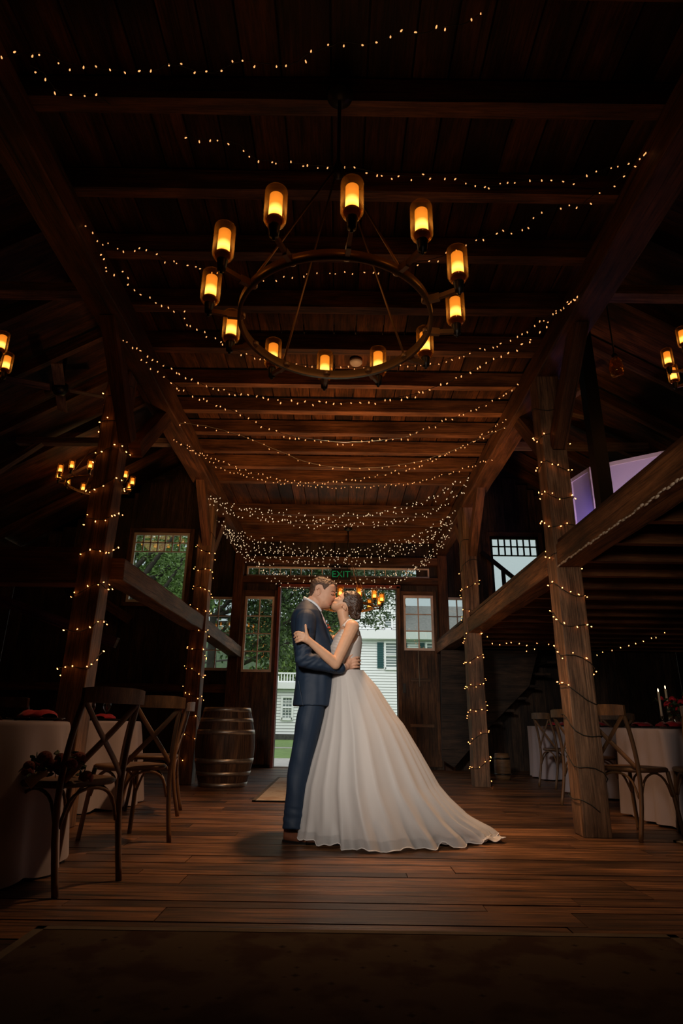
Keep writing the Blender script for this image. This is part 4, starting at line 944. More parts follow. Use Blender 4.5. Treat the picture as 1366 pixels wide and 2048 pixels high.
tree('maple_tree', (-5.0, 24, -.25), [((-2.6, 24, 6.8), (3.2, 2.4, 2.6)), ((-2.9, 23.5, 3.9), (1.6, 1.3, 1.5)), ((.8, 24, 6.6), (2.4, 2, 1.6)), ((1.35, 23.6, 4.8), (.7, .6, 1.0)), ((-.4, 24, 5.0), (1.4, 1, 1.0))], 27000, 'leafy dark green tree hanging over the lawn outside the doorway', 5.0, leaf=.085, seed=5)
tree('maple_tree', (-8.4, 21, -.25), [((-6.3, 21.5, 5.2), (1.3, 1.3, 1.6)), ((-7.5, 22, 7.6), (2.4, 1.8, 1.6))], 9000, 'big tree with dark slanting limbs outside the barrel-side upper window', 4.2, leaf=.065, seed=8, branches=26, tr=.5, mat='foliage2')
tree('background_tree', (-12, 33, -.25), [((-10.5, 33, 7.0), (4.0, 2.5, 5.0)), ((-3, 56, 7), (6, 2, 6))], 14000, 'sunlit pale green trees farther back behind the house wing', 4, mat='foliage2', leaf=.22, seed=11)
tree('shrub', (7.6, 24, -.25), [((7.6, 24, 5.0), (.8, .5, .9))], 500, 'thin leafy treetop outside the bright loft window', 4.5, leaf=.10, seed=3, tr=.08)
# ================================================================ the couple
M['skin'] = flat('warm_skin', (.62, .35, .235), .55, sss=.08, spec=.35, var=.06, vscale=30)
M['skin2'] = flat('light_skin', (.66, .39, .25), .5, sss=.08, spec=.35, var=.05, vscale=30)
M['suit'] = flat('navy_suit_cloth', (.007, .022, .050), .65, bump=.15, bscale=500)
M['shirt'] = flat('white_shirt', (.75, .77, .82), .7)
M['tie'] = flat('blush_tie', (.70, .42, .38), .6)
M['hair1'] = flat('brown_hair', (.085, .045, .028), .45, bump=.9, bscale=260, var=.5, vscale=90)
M['hair2'] = flat('dark_brown_hair', (.050, .024, .014), .35, bump=.9, bscale=120, var=.6, vscale=60)
M['brow'] = flat('brow_hair', (.07, .03, .015), .7)
M['lip'] = flat('lips', (.48, .16, .12), .5)
M['shoe'] = flat('brown_leather', (.16, .055, .028), .35, coat=.3)
M['gown'] = flat('ivory_satin', (.64, .60, .57), .55, sheen=.3)
M['gown2'] = sheer('ivory_organza', (.72, .69, .67), .62)
M['trimw'] = flat('ivory_hem_cord', (.8, .76, .72), .5)
YC = 4.62
def PW(px, py, Y=YC): return at(px, py, Y)
def inflate(mb, poly_px, W, R, Yc=YC, step=.0035, p_=2.0, yoff=None, world=False, over=None):
    """solid body whose side outline is the polygon and whose half thickness swells from the outline inwards"""
    P_ = np.array([(v.x, v.z) for v in (PW(x, y, Yc) for x, y in poly_px)]) if not world else np.array(poly_px)
    x0, z0 = P_.min(0)-step; x1, z1 = P_.max(0)+step
    gx = np.arange(x0, x1+step, step); gz = np.arange(z0, z1+step, step); X, Z = np.meshgrid(gx, gz)
    ins = np.zeros(X.shape, bool); D = np.full(X.shape, 9.0); n = len(P_)
    for i in range(n):
        a, b = P_[i], P_[(i+1) % n]
        cond = ((a[1] > Z) != (b[1] > Z)); xi = (b[0]-a[0])*(Z-a[1])/((b[1]-a[1]) or 1e-9)+a[0]; ins ^= cond & (X < xi)
        d = b-a; t = np.clip(((X-a[0])*d[0]+(Z-a[1])*d[1])/max(d @ d, 1e-12), 0, 1)
        D = np.minimum(D, np.hypot(X-a[0]-t*d[0], Z-a[1]-t*d[1]))
    Wz = np.array([[W(z) if callable(W) else W]for z in gz]); u = 1-np.minimum(D/R, 1)
    H = Wz*np.power(np.maximum(1-u**p_, 0), 1/p_)+.0006
    if over:                                    # hair lies a little above the head under it
        Q = np.array([(v.x, v.z) for v in (PW(x, y, Yc) for x, y in over[0])]); i2 = np.zeros(X.shape, bool); D2 = np.full(X.shape, 9.0)
        for i in range(len(Q)):
            a, b = Q[i], Q[(i+1) % len(Q)]; cond = ((a[1] > Z) != (b[1] > Z)); xi = (b[0]-a[0])*(Z-a[1])/((b[1]-a[1]) or 1e-9)+a[0]; i2 ^= cond & (X < xi)
            d = b-a; t = np.clip(((X-a[0])*d[0]+(Z-a[1])*d[1])/max(d @ d, 1e-12), 0, 1); D2 = np.minimum(D2, np.hypot(X-a[0]-t*d[0], Z-a[1]-t*d[1]))
        H2 = over[1]*np.sqrt(np.maximum(1-(1-np.minimum(D2/over[2], 1))**2, 0))*i2+.0015+.0045*np.minimum(D/.008, 1); H = np.maximum(H, H2)
    off = np.array([[yoff(z) if yoff else 0.0] for z in gz])
    idx = -np.ones(X.shape, int); b0 = len(mb.v); ks = np.argwhere(ins)
    for c, (j, i) in enumerate(ks): idx[j, i] = c
    for sgn in (-1, 1):
        for (j, i) in ks: mb.v.append((X[j, i], Yc+off[j, 0]+sgn*H[j, i], Z[j, i]))
    N = len(ks); edges = {}
    for (j, i) in ks:
        if j+1 < X.shape[0] and i+1 < X.shape[1]:
            a, b, c, d = idx[j, i], idx[j, i+1], idx[j+1, i+1], idx[j+1, i]
            if min(a, b, c, d) >= 0:
                mb.face((b0+a, b0+b, b0+c, b0+d), [(0, 0)]*4, True); mb.face((b0+N+d, b0+N+c, b0+N+b, b0+N+a), [(0, 0)]*4, True)
                for e in ((a, b), (b, c), (c, d), (d, a)):
                    if (e[1], e[0]) in edges: del edges[(e[1], e[0])]
                    else: edges[e] = 1
    for (a, b) in edges: mb.face((b0+b, b0+a, b0+N+a, b0+N+b), [(0, 0)]*4, True)
    return mb
def fuse(name, mb, voxel, smooth, mat, parent=None, disp=None):
    """join overlapping solids into one continuous smooth surface"""
    me = mb.mesh(name, True); t_ = bpy.data.objects.new('tmp', me); ts = bpy.data.scenes.new('tmp_scene'); ts.collection.objects.link(t_)
    md = t_.modifiers.new('r', 'REMESH'); md.mode = 'VOXEL'; md.voxel_size = voxel; md.use_smooth_shade = True
    sm = t_.modifiers.new('s', 'SMOOTH'); sm.factor = .5; sm.iterations = smooth
    
    with bpy.context.temp_override(scene=ts, view_layer=ts.view_layers[0]):
        dg = bpy.context.evaluated_depsgraph_get(); dg.update()
    me2 = bpy.data.meshes.new_from_object(t_.evaluated_get(dg)); me2.name = name
    bpy.data.objects.remove(t_); bpy.data.scenes.remove(ts)
    if disp:
        nv = len(me2.vertices); co = np.empty(nv*3, np.float32); me2.vertices.foreach_get('co', co); co = co.reshape(-1, 3)
        no = np.empty(nv*3, np.float32); me2.vertex_normals.foreach_get('vector', no); no = no.reshape(-1, 3)
        for i in range(nv): co[i] += disp(Vector(co[i].tolist()), Vector(no[i].tolist()))
        me2.vertices.foreach_set('co', co.ravel()); me2.update()
    me2.polygons.foreach_set('use_smooth', [True]*len(me2.polygons)); me2.materials.clear(); me2.materials.append(mat)
    o = bpy.data.objects.new(name, me2); COL.objects.link(o)
    if parent is not None: setpar(o, parent)
    return o
def lerp_tab(tab):
    tab = sorted(tab)
    def f(z):
        if z <= tab[0][0]: return tab[0][1]
        for (a, b), (c, d) in zip(tab, tab[1:]):
            if z <= c: return b+(d-b)*(z-a)/(c-a)
        return tab[-1][1]
    return f
def zpx(py): return PW(640, py).z
def poly(origin, scale, pts): return [(origin[0]+x/scale, origin[1]+y/scale) for x, y in pts]
HD = ((585, 1140), 9.107)   # crop the head outlines were read from
# ---------------- groom
g_head = poly(*HD, [(300, 500), (318, 430), (322, 330), (345, 250), (400, 180), (480, 145), (580, 160), (680, 195), (760, 250), (795, 300), (800, 360), (797, 400), (783, 445), (772, 480), (778, 520), (766, 560), (745, 575), (728, 588), (722, 606), (716, 618), (712, 636), (694, 652), (698, 672), (684, 695), (640, 708), (560, 716), (495, 735), (430, 640), (360, 560)])
g_neck = poly(*HD, [(292, 480), (350, 380), (560, 480), (600, 640), (500, 735), (560, 830), (560, 980), (300, 980), (190, 700)])
mb = MB(); inflate(mb, g_head, .076, .062, YC+.02); inflate(mb, g_neck, .062, .06, YC+.02)
# nose and jaw refinements, hidden torso and legs, near arm and hand
def V3(px, py, Y): return at(px, py, Y)
mb.cap(V3(624, 1250, YC+.02), .10, V3(628, 1385, YC+.02), .10).cap(V3(615, 1240, YC-.10), .055, V3(616, 1240, YC+.14), .055)
for dy, kx in ((-.10, 0), (.10, 26)):
    mb.cap(V3(627, 1395, YC+dy*.8), .07, V3(603+kx, 1530, YC+dy*.8), .045).cap(V3(603+kx, 1530, YC+dy*.8), .045, V3(590+kx, 1642, YC+dy-.02), .035)
mb.cap(V3(614, 1245, 4.47), .045, V3(607, 1318, 4.385), .034).cap(V3(607, 1318, 4.385), .034, V3(686, 1335, 4.45), .028)
mb.cap(V3(618, 1245, 4.80), .045, V3(625, 1320, 4.88), .042).cap(V3(625, 1320, 4.88), .042, V3(690, 1335, 4.78), .028)
def hand(mb, wrist, palm, fingers, thumb, pr=.030):
    """palm plus four separate bent fingers and a thumb; every chain starts inside the palm"""
    mb.cap(wrist, .025, Vector(wrist).lerp(Vector(palm), .5), .028)
    W_, P_ = Vector(wrist), Vector(palm); d = (P_-W_).normalized()
    k0, k3 = Vector(fingers[0][0]), Vector(fingers[3][0]); m_ = (k0+k3)/2
    for t in (0, .33, .66, 1): mb.cap(W_.lerp(m_, .35), .018, k0.lerp(k3, t), .0125)
    for ch_ in fingers:
        r_ = [.0098, .009, .0082, .0068]
        for i in range(len(ch_)-1): mb.cap(ch_[i], r_[i], ch_[i+1], r_[i+1], 10)
        mb.cap(W_.lerp(Vector(ch_[0]), .6), .012, ch_[0], .010, 10)
    for i in range(len(thumb)-1): mb.cap(thumb[i], (.015, .0115, .0095, .008)[i], thumb[i+1], (.0115, .0095, .0085, .007)[i], 10)
# near hand of the groom spread on the bride's waist
fy = 4.488
hand(mb, V3(686, 1335, 4.46), V3(698, 1330, fy),
     [[V3(702, 1320, fy), V3(709, 1316, fy-.004), V3(715, 1314.5, fy+.008), V3(719, 1315, fy+.03)],
      [V3(703, 1325, fy-.003), V3(711, 1322, fy-.006), V3(717, 1321, fy+.008), V3(721, 1321.5, fy+.035)],
      [V3(703, 1330.5, fy), V3(711, 1328, fy-.004), V3(717, 1327.5, fy+.008), V3(721, 1328, fy+.035)],
      [V3(702, 1335.5, fy+.004), V3(709, 1334.5, fy+.002), V3(714, 1334, fy+.01), V3(718.5, 1334, fy+.03)]],
     [V3(691, 1330, fy), V3(694, 1320, fy-.006), V3(699, 1313, fy-.004), V3(704, 1309, fy)])
hand(mb, V3(690, 1335, 4.78), V3(700, 1332, 4.76), [[V3(703, 1322+5*k, 4.755), V3(709, 1321+5*k, 4.75), V3(714, 1321+5*k, 4.735), V3(717, 1321+5*k, 4.72)] for k in range(4)], [V3(694, 1328, 4.76), V3(698, 1320, 4.76), V3(703, 1314, 4.75)])
mb.cap(V3(768/9.107+585, 470/9.107+1140, YC+.02), .010, V3(669, 1199, YC+.02), .011)
groom = fuse('person', mb, .0042, 3, M['skin'])
tag(groom, 'groom in a navy suit and brown shoes kissing the bride, hand on her waist', 'person')
# ear, brow, closed eye, lips on the near side of the head
def ear(c, R_, parent, mat, tilt):
    mb = MB(); pts = []
    for i in range(15):
        a = -1.9+4.6*i/14; pts.append(Vector(c)+Matrix.Rotation(tilt, 3, 'Y') @ Vector((R_*.55*math.cos(a), -.006-.004*math.sin(a*.5), R_*math.sin(a))))
    mb.tube(pts, [.0045]*12+[.005, .006, .0065], 8)
    mb.ell(Vector(c)+Vector((.002, .0, 0)), (R_*.5, .005, R_*.85), Matrix.Rotation(tilt, 3, 'Y')); mb.ell(Vector(c)+Vector((R_*.35, -.004, -.002)), (.005, .005, .008))
    mb.build('ear', mat, parent)
def stroke(nm, pts, r, mat, parent, flat_=(1, 1)): MB().tube(smooth_path([Vector(p) for p in pts], 8), r, 8, flat=flat_).build(nm, mat, parent)
HP = lambda x, y, Y: V3(HD[0][0]+x/HD[1], HD[0][1]+y/HD[1], Y)
yg = YC+.02
ear(HP(475, 395, yg-.074), .027, groom, M['skin'], .12)
stroke('eyebrow', [HP(690, 395, yg-.066), HP(730, 385, yg-.058), HP(775, 408, yg-.034)], .0044, M['brow'], groom)
stroke('eyelid', [HP(700, 448, yg-.064), HP(728, 455, yg-.058), HP(758, 452, yg-.044)], .0030, M['brow'], groom)
stroke('lips', [HP(655, 640, yg-.048), HP(690, 628, yg-.036), HP(716, 618, yg-.008)], .0034, M['lip'], groom)
g_hair = poly(*HD, [(282, 500), (300, 440), (310, 330), (335, 240), (395, 160), (480, 122), (560, 128), (640, 160), (700, 170), (770, 230), (830, 290), (800, 310), (740, 285), (690, 300), (655, 340), (620, 370), (598, 405), (570, 392), (548, 330), (520, 300), (470, 300), (435, 330), (420, 400), (400, 450), (360, 500), (310, 525)])
mb = MB(); inflate(mb, g_hair, .070, .05, yg, over=(g_head, .076, .062))
fuse('hair', mb, .0035, 2, M['hair1'], groom, lambda c, n_: n_*(.0035*noise.noise(Vector((c.x*60, c.y*60, c.z*160)))+.0015*noise.noise(c*300)))
# shirt collar, tie, cuff
sh = lambda pts, Y: [V3(x, y, Y) for x, y in pts]
mb = MB()
for s_ in (-1, 1):
    mb.tube(smooth_path([V3(608, 1198, yg), V3(614, 1201, yg+s_*.06), V3(623, 1205.5, yg+s_*.074), V3(632, 1213, yg+s_*.072), V3(640, 1224, yg+s_*.05)], 14), .014, 8, flat=(.5, 1.5))
mb.build('shirt_collar', M['shirt'], groom)
mb = MB(); mb.tube([V3(640, 1224, yg-.045), V3(649, 1243, yg-.04), V3(653, 1256, yg-.04)], .010, 8, flat=(.5, 1)); mb.build('shirt_front', M['shirt'], groom)
MB().tube([V3(640, 1226, yg-.055), V3(646, 1236, yg-.062), V3(650, 1248, yg-.06)], [.008, .007, .010], 8, flat=(.5, 1)).build('necktie', M['tie'], groom)
MB().tube([V3(681, 1336, 4.447), V3(687, 1335.5, 4.455)], .034, 18).build('shirt_cuff', M['shirt'], groom)
# jacket
jt = [(1202, 607, 617, .070), (1208, 600, 629, .10), (1216, 593, 637, .155), (1226, 587, 643, .195), (1240, 582, 648, .205), (1258, 582, 654, .19), (1280, 585, 661, .178), (1301, 588, 665, .168), (1325, 591, 667, .160), (1345, 592, 668, .160), (1365, 591, 668, .168), (1390, 588, 667, .185), (1412, 586, 666, .195)]
rows = []
for (py, xl, xr_, hy) in jt:
    a, b_ = PW(xl, py, yg), PW(xr_, py, yg); c_x, rx = (a.x+b_.x)/2, (b_.x-a.x)/2
    rows.append([(c_x+rx*math.copysign(abs(math.cos(t))**.8, math.cos(t)), yg+hy*math.copysign(abs(math.sin(t))**.85, math.sin(t)), a.z) for t in [2*math.pi*i/48 for i in range(48)]])
mb = MB(); mb.grid(rows, close_u=True); n_ = len(rows)
mb.face([i for i in range(48)], [(0, 0)]*48, True); mb.face([(n_-1)*48+i for i in range(48)], [(0, 0)]*48, True)
for (s_, sx_, sy, ex, ey, ez, wx, wy, wY) in ((-1, 612, 1241, 606, 1318, 4.375, 680, 1337, 4.44), (1, 618, 1241, 625, 1318, 4.90, 682, 1336, 4.80)):
    S_, E_, W_ = V3(sx_, sy, yg+s_*.175), V3(ex, ey, ez), V3(wx, wy, wY)
    mb.cap(S_, .078, S_.lerp(E_, .55), .068).cap(S_.lerp(E_, .5), .068, E_, .058).cap(E_, .058, E_.lerp(W_, .5), .054).cap(E_.lerp(W_, .5), .054, W_, .041)
# collar and lapel of the jacket
for s_ in (-1, 1):
    mb.tube(smooth_path([V3(607, 1206, yg), V3(613, 1210, yg+s_*.075), V3(627, 1221, yg+s_*.09), V3(641, 1240, yg+s_*.085), V3(655, 1265, yg+s_*.07), V3(664, 1287, yg+s_*.05)], 16), .013, 8, flat=(.8, 1.6))
Eb = V3(604, 1312, 4.37)
def suit_fold(c, n_):
    k = math.exp(-((c-Eb).length/.13)**2)
    d = .0035*noise.noise(Vector((c.x*9, c.y*7, c.z*22)))
    d += k*.010*noise.noise(Vector((c.x*14, c.y*10, (c.z-.5*c.x)*46)))
    d += .004*noise.noise(Vector((c.x*25, c.y*8, c.z*6)))*(1 if c.z < 1.1 else .4)
    return n_*d
jk = fuse('jacket', mb, .006, 4, M['suit'], groom, suit_fold)
mb = MB()
for (x, y, Y) in ((661, 1342, 4.412), (665, 1343, 4.415), (669, 1343.5, 4.418), (673, 1344, 4.421)): mb.ell(V3(x, y, Y-.022), (.0045, .006, .0045), n=8, m=6)
mb.build('sleeve_button', M['black'], groom)
MB().beam(V3(597, 1362, yg-.172), V3(606, 1411, yg-.20), .003, .004).build('jacket_vent', M['suit'], groom)
# boutonniere
bo = []
for i, (x, y, R_, c) in enumerate(((658, 1256, .017, 'orangered'), (661, 1262, .016, 'orange'), (665, 1264, .012, 'yellow'), (656, 1250, .010, 'orangered'))):
    col = {'orangered': (.6, .07, .03), 'orange': (.8, .28, .05), 'yellow': (.8, .45, .08)}[c]
    mb = MB(); bloom(mb, V3(x, y, yg-.10), R_); mb.build('boutonniere_bloom', flat('petal_'+c, col, .7), groom)
mb = MB(); mb.tube([V3(658, 1262, yg-.10), V3(662, 1276, yg-.095)], .003, 6).ell(V3(666, 1260, yg-.1), (.006, .002, .012)).ell(V3(664, 1270, yg-.1), (.004, .002, .012)); mb.build('boutonniere_stem', M['leafgreen'], groom)
# trousers
mb = MB()
for dy, kx, hemx in ((-.095, 0, 588), (.10, 26, 614)):
    Y_ = yg+dy
    mb.cap(V3(628, 1398, Y_), .088, V3(616+kx*.3, 1455, Y_), .092, 20).cap(V3(616+kx*.3, 1455, Y_), .092, V3(600+kx, 1530, Y_-.01), .078, 20).cap(V3(600+kx, 1530, Y_-.01), .078, V3(591+kx, 1600, Y_-.02), .072, 20)
    a, b_ = V3(591+kx, 1600, Y_-.02), V3(hemx, 1657, Y_-.03)
    mb.tube([a, a.lerp(b_, .5), b_], [.072, .072, .076], 22)
mb.cap(V3(628, 1392, yg-.04), .10, V3(628, 1392, yg+.05), .10)
fuse('trousers', mb, .006, 4, M['suit'], groom, lambda c, n_: n_*(.009*noise.noise(Vector((c.x*9+c.z*5, c.y*6, c.z*4)))+.004*noise.noise(Vector((c.x*8, c.y*8, c.z*34+c.x*10)))*(1.6 if c.z < .22 else .15)))
# shoes
def shoe(hx, hy, tx, ty, zz):
    A = Vector((hx, hy, 0)); B = Vector((tx, ty, 0)); d = (B-A); L = d.length; d.normalize(); s_ = Vector((-d.y, d.x, 0)); rows = []
    for i in range(21):
        t = i/20; wd = .036+.016*math.sin(math.pi*min(1, t*1.05))-.004*math.cos(2*math.pi*t); ht = (.085 if t < .1 else .085-.045*min(1, (t-.1)/.5)) if t < .72 else .045-.012*(t-.72)/.28
        if t < .08: k = math.sqrt(max(0.02, 1-((.08-t)/.08)**2)); wd *= k
        if t > .80: k = math.sqrt(max(.01, 1-((t-.80)/.20)**2)); wd *= k; ht *= .55+.45*k
        c = A+d*L*t; rows.append([c+s_*(wd*math.cos(a))+Vector((0, 0, .012+max(0, math.sin(a))*ht)) for a in [2*math.pi*j/20 for j in range(20)]])
    o = MB().grid(rows, close_u=True).build('shoe', M['shoe'], groom)
    rows = [[Vector((p.x, p.y, 0 if k == 0 else .014))+(Vector((0, 0, 0))) for p in r_[0:1]] for k in (0, 1) for r_ in rows[:1]]
    mb = MB(); b = 0; ring = [];
    out = [A+d*L*(i/20) for i in range(21)]
    wds = [.039+.017*math.sin(math.pi*min(1, i/20*1.05)) for i in range(21)]; wds[0] = .02; wds[-1] = .008; wds[-2] = .026; wds[-3] = .036
    rim = [out[i]+s_*wds[i] for i in range(21)]+[out[i]-s_*wds[i] for i in range(20, -1, -1)]
    mb.grid([[p for p in rim], [p+Vector((0, 0, .015)) for p in rim]], close_u=True, smooth=False); n2 = len(rim); mb.face(range(n2), [(0, 0)]*n2); mb.face(range(n2, 2*n2), [(0, 0)]*n2); mb.build('sole', M['black'], o)
q = atz(565, 1683, .01); shoe(q.x, 4.58, q.x+.285, 4.46, 0); q = atz(592, 1674, .01); shoe(q.x, 4.76, q.x+.29, 4.70, 0)
# ---------------- bride
b_head = poly(*HD, [(945, 405), (905, 425), (868, 452), (845, 472), (828, 492), (800, 505), (775, 520), (752, 538), (746, 552), (760, 570), (738, 585), (726, 596), (722, 608), (714, 618), (716, 632), (704, 650), (698, 680), (706, 712), (740, 748), (800, 762), (880, 750), (960, 800), (1120, 760), (1230, 660), (1240, 560), (1200, 470), (1120, 420), (1020, 395)])
b_neck = poly(*HD, [(800, 740), (820, 850), (845, 950), (862, 1045), (880, 1160), (1150, 1160), (1200, 1040), (1130, 930), (1030, 850), (1020, 700), (900, 640)])
b_tors = [(689, 1246), (680, 1256), (673, 1268), (666, 1282), (661, 1296), (663, 1312), (669, 1330), (668, 1350), (662, 1390), (722, 1390), (720, 1345), (719, 1325), (721, 1305), (723, 1286), (721, 1266), (716, 1254), (708, 1246), (700, 1240)]
bw = lerp_tab([(zpx(1240), .075), (zpx(1250), .16), (zpx(1275), .155), (zpx(1300), .140), (zpx(1335), .115), (zpx(1390), .16)])
yb_ = YC-.01
mb = MB(); inflate(mb, b_head, .071, .055, yb_); inflate(mb, b_neck, .052, .05, yb_); inflate(mb, b_tors, lambda z: bw(z)-(.006 if z > zpx(1335) else .05), .10, yb_)
SH, EL, WR = V3(705, 1254, 4.455), V3(671, 1328, 4.37), V3(621, 1284, 4.305)
mb.cap(SH, .050, SH.lerp(EL, .5), .044).cap(SH.lerp(EL, .5), .044, EL, .037).cap(EL, .037, EL.lerp(WR, .35), .037).cap(EL.lerp(WR, .35), .037, WR, .0245)
mb.cap(SH, .050, V3(699, 1254, 4.60), .06)
# far arm goes round the groom's back
mb.cap(V3(702, 1254, 4.77), .048, V3(672, 1280, 4.92), .036).cap(V3(672, 1280, 4.92), .036, V3(622, 1268, 4.93), .024)
hand(mb, V3(622, 1268, 4.93), V3(610, 1266, 4.915), [[V3(606, 1262+4*k, 4.90), V3(600, 1262+4*k, 4.89), V3(595, 1263+4*k, 4.87), V3(591, 1264+4*k, 4.84)] for k in range(4)], [V3(616, 1263, 4.92), V3(612, 1255, 4.90), V3(611, 1248, 4.89)])
fy = 4.292
hand(mb, WR, V3(607, 1274, fy),
     [[V3(605, 1267, fy-.002), V3(597.5, 1264.0, fy-.006), V3(592, 1264.6, fy+.008), V3(588.3, 1268, fy+.025)],
      [V3(603.5, 1271.5, fy-.003), V3(596, 1269.8, fy-.008), V3(591, 1271.5, fy+.008), V3(588.3, 1274.5, fy+.026)],
      [V3(603.5, 1276, fy-.002), V3(597, 1276.3, fy-.008), V3(592.5, 1278, fy+.006), V3(590, 1280, fy+.024)],
      [V3(604.5, 1280, fy+.000), V3(599.5, 1281.5, fy-.005), V3(595.5, 1283.5, fy+.006), V3(592, 1285, fy+.022)]],
     [V3(616, 1277, fy), V3(613.5, 1268, fy-.006), V3(611.8, 1259, fy-.010), V3(611, 1250.5, fy-.006)])
for dy in (-.08, .08):
    mb.cap(V3(693, 1400, YC+dy*.6), .06, V3(692, 1520, 4.66+dy), .055).cap(V3(692, 1520, 4.66+dy), .055, (PW(694, 1600).x, 4.68+dy, .07), .032).cap((PW(694, 1600).x, 4.68+dy, .06), .03, (PW(660, 1600).x, 4.66+dy, .03), .02)
bride = fuse('person', mb, .0042, 3, M['skin2'])
tag(bride, 'bride in a long ivory gown with a low dark bun, kissing the groom', 'person')
ear(HP(935, 680, yb_-.066), .021, bride, M['skin2'], -.5)
stroke('eyelash', [HP(803, 512, yb_-.036), HP(822, 520, yb_-.048), HP(838, 512, yb_-.058)], .0018, M['brow'], bride)
stroke('eyebrow', [HP(838, 478, yb_-.030), HP(862, 478, yb_-.045), HP(885, 498, yb_-.062)], .0017, M['brow'], bride)
stroke('lips', [HP(716, 616, yb_-.006), HP(738, 622, yb_-.028), HP(756, 632, yb_-.038)], .0030, M['lip'], bride)
MB().lathe([(.0085, -.002), (.0105, 0), (.0085, .002), (.0085, -.002)], V3(595.5, 1277, fy-.002), 14, Matrix.Rotation(math.pi/2, 3, 'Y'), closed=True).build('ring', M['hoop'], bride)
b_hair = poly(*HD, [(930, 400), (1000, 382), (1080, 385), (1160, 400), (1215, 440), (1255, 490), (1280, 560), (1285, 640), (1270, 720), (1250, 770), (1240, 830), (1215, 880), (1175, 915), (1140, 905), (1100, 885), (1060, 870), (1040, 830), (1010, 790), (1000, 720), (985, 670), (965, 625), (930, 625), (915, 640), (900, 610), (925, 570), (935, 520), (930, 460)])
mb = MB(); inflate(mb, b_hair, .080, .060, yb_, over=(b_head, .071, .055))
for (x, y, R_, yy) in ((1150, 820, .036, -.03), (1110, 790, .022, -.055), (1190, 800, .024, -.05), (1140, 860, .022, -.055), (1190, 860, .022, -.045), (1090, 840, .018, -.05), (1150, 815, .036, .03)):
    mb.ell(HP(x, y, yb_+yy), (R_, R_*.9, R_*.85))
hr_ = fuse('hair', mb, .0035, 2, M['hair2'], bride, lambda c, n_: n_*(.004*noise.noise(Vector((c.x*55+c.z*60, c.y*110, c.z*30)))+.0015*noise.noise(c*240)))
mb = MB()
for i in range(9):
    a = i*.7; c0 = HP(1150, 830, yb_-.066); R_ = .012+.0022*i
    mb.tube([c0+Vector((R_*math.cos(a+t*.5), -.004*math.sin(t), R_*.9*math.sin(a+t*.5))) for t in range(6)], [.003, .0055, .0065, .0065, .0055, .003], 6)
mb.build('curls', M['hair2'], hr_)
# gown bodice
bod = [(690, 1249), (680, 1258), (672, 1270), (665.5, 1282), (659.5, 1296), (662, 1312), (668, 1330), (667, 1345), (721, 1345), (720.5, 1325), (722.5, 1305), (724.5, 1286), (723, 1272), (716, 1268), (707, 1276), (697, 1262)]
mb = MB(); inflate(mb, bod, lambda z: bw(z)+.004, .10, yb_)
bd = fuse('gown_bodice', mb, .004, 3, M['gown'], bride, lambda c, n_: n_*(.0010*math.sin(c.x*120+c.z*260)*(1 if c.x < PW(690, 1300).x else 0)))
for s_ in (-1, 1):
    MB().tube(smooth_path([V3(687, 1252, yb_+s_*.125), V3(695, 1243.5, yb_+s_*.125), V3(702, 1240.5, yb_+s_*.12), V3(710, 1247, yb_+s_*.125), V3(714, 1258, yb_+s_*.125), V3(716, 1270, yb_+s_*.12)], 14), .0085, 8, flat=(.5, 1.2)).build('shoulder_strap', M['gown'], bd)
    MB().tube(smooth_path([V3(683, 1255, yb_+s_*.06), V3(690, 1245, yb_+s_*.062), V3(697, 1239, yb_+s_*.056), V3(701, 1237.5, yb_+s_*.03)], 12), .004, 6).build('neck_strap', M['trimw'], bd)
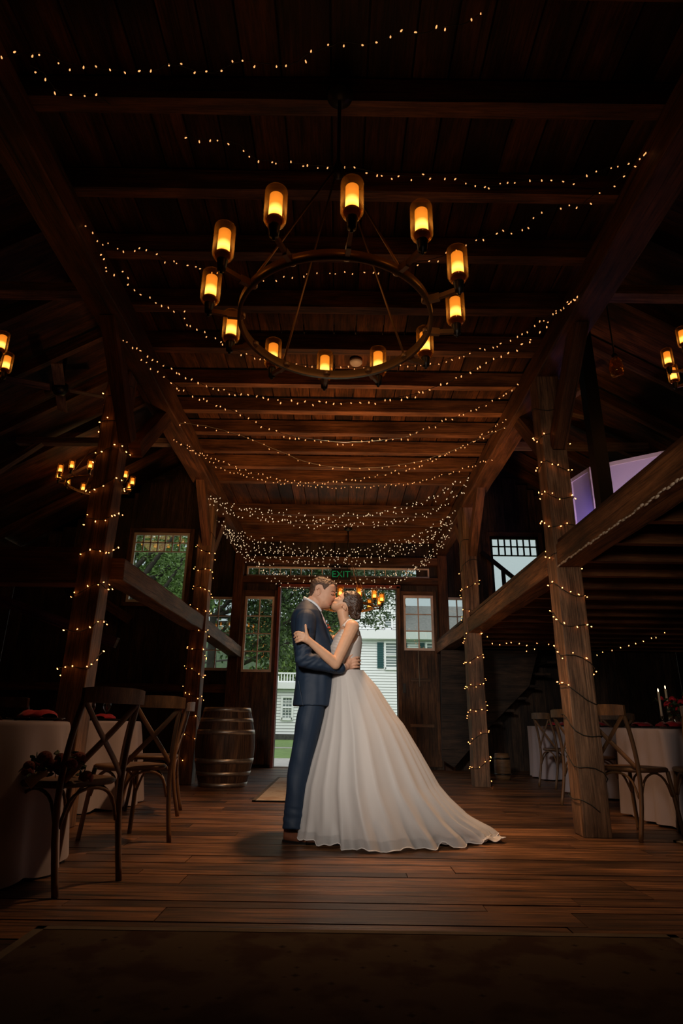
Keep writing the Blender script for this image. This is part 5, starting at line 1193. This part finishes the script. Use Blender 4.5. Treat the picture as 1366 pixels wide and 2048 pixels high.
# skirt: outline tables (px) turned into rings around the waist
def skirt_rows(off, zmin, n=220, m=44, phase=0.0, amp=1.0):
    left = lerp_tab([(PW(x, y, 4.62).z, PW(x, y, 4.62).x) for x, y in ((667, 1340), (665, 1358), (660, 1382), (648, 1430), (637, 1471), (621, 1520), (606, 1570), (597, 1620), (590, 1660), (588, 1672))])
    right = lerp_tab([(PW(x, y, 4.70).z, PW(x, y, 4.70).x) for x, y in ((721, 1340), (728, 1349), (751, 1375), (768, 1402), (789, 1434), (800, 1447), (831, 1501), (868, 1570), (889, 1596), (908, 1614), (926, 1632))]+[(.10, .96), (.06, 1.03), (.02, 1.07)])
    zt = PW(690, 1341).z; rows = []
    for i in range(m):
        t = i/(m-1); z = zt+(zmin-zt)*t; xl, xr_ = left(z)-off, right(z)+off
        core = min(xr_, xl+(.20+.98*t)); c_x = (xl+core)/2; rx = (core-xl)/2; ry = .118+(.345*t**.95)+off; cy = yb_+.06*t; ext = max(0, xr_-core)
        row = []
        for k in range(n):
            a = 2*math.pi*k/n; ca, sa = math.cos(a), math.sin(a)
            g_ = t**.8*amp; w1 = math.sin(13*a+phase+1.2*math.sin(2*a)); w2 = math.sin(29*a+2*phase+2*t); w3 = math.sin(7*a+.8+phase*.5)
            f = 1+g_*(.055*(1-abs(w1))**1.2*1.2-.03+.010*w2*t+.026*w3)
            x = c_x+rx*ca*(f if ca > -.6 else 1+(f-1)*.5); y = cy+ry*sa*f
            if ca > .0:                              # the train trails off behind her
                pull = max(0, ca)**1.15; x += ext*pull; y = cy+(y-cy)*(1-.50*min(1, ext/.45)*pull)+.10*pull*min(1, ext/.45)
            zz = z
            if t > .86:
                e = (t-.86)/.14; zz += e*(.010*math.sin(17*a+phase)+.006*math.sin(41*a))+(.035*e*max(0, -ca)**2)
                if ca > .15 and sa < .3: zz += e*.030*ca*(.5+.5*math.sin(31*a+1.3))**2; y += e*.035*ca*math.sin(23*a)
                x += e*ca*.012*math.sin(37*a+phase); y += e*sa*.014*math.sin(37*a+phase)
            row.append((x, y, max(zz, .008+.004*math.sin(9*a)+.004)))
        rows.append(row)
    return rows
r2 = skirt_rows(.012, .016, phase=.0, amp=1.15); r1 = []
for row in r2[:-2]:                       # satin layer just inside the organza
    cx_ = sum(p[0] for p in row)/len(row); cy_ = sum(p[1] for p in row)/len(row)
    r1.append([(x+(cx_-x)*.018-.004*(1 if x > cx_ else -1)*0, y+(cy_-y)*.035, z) for x, y, z in row])
MB().grid(r1, close_u=True).build('gown_skirt', M['gown'], bride)
sk = MB().grid(r2, close_u=True).build('organza_overskirt', M['gown2'], bride)
MB().tube([Vector(p) for p in r2[-1]]+[Vector(r2[-1][0])], .0032, 5, cap=False).build('hem_cord', M['trimw'], sk)
# ruffled end of the train lying on the floor
tr_ = []
for i in range(16):
    u = i/15; row = []
    for k in range(60):
        v = k/59; x = .62+.50*v+.02*math.sin(u*7); y = 4.72-.30*(1-v*.55)+u*(.42-.12*v)+.0*v
        z = .016+.022*(1+math.sin(v*26+u*3))*(.25+.75*abs(u-.35))*(.5+.5*v)+.08*(1-v)*math.sin(math.pi*u)
        row.append((x+.012*math.sin(u*19+v*5), y+.010*math.sin(v*31), z))
    tr_.append(row)
trn = MB().grid(tr_).build('train_ruffle', M['gown'], bride)
MB().tube([Vector(r_[-1])+Vector((.002, 0, 0)) for r_ in tr_], .0032, 5).tube([Vector(p) for p in tr_[0]], .0032, 5).build('hem_cord', M['trimw'], trn)
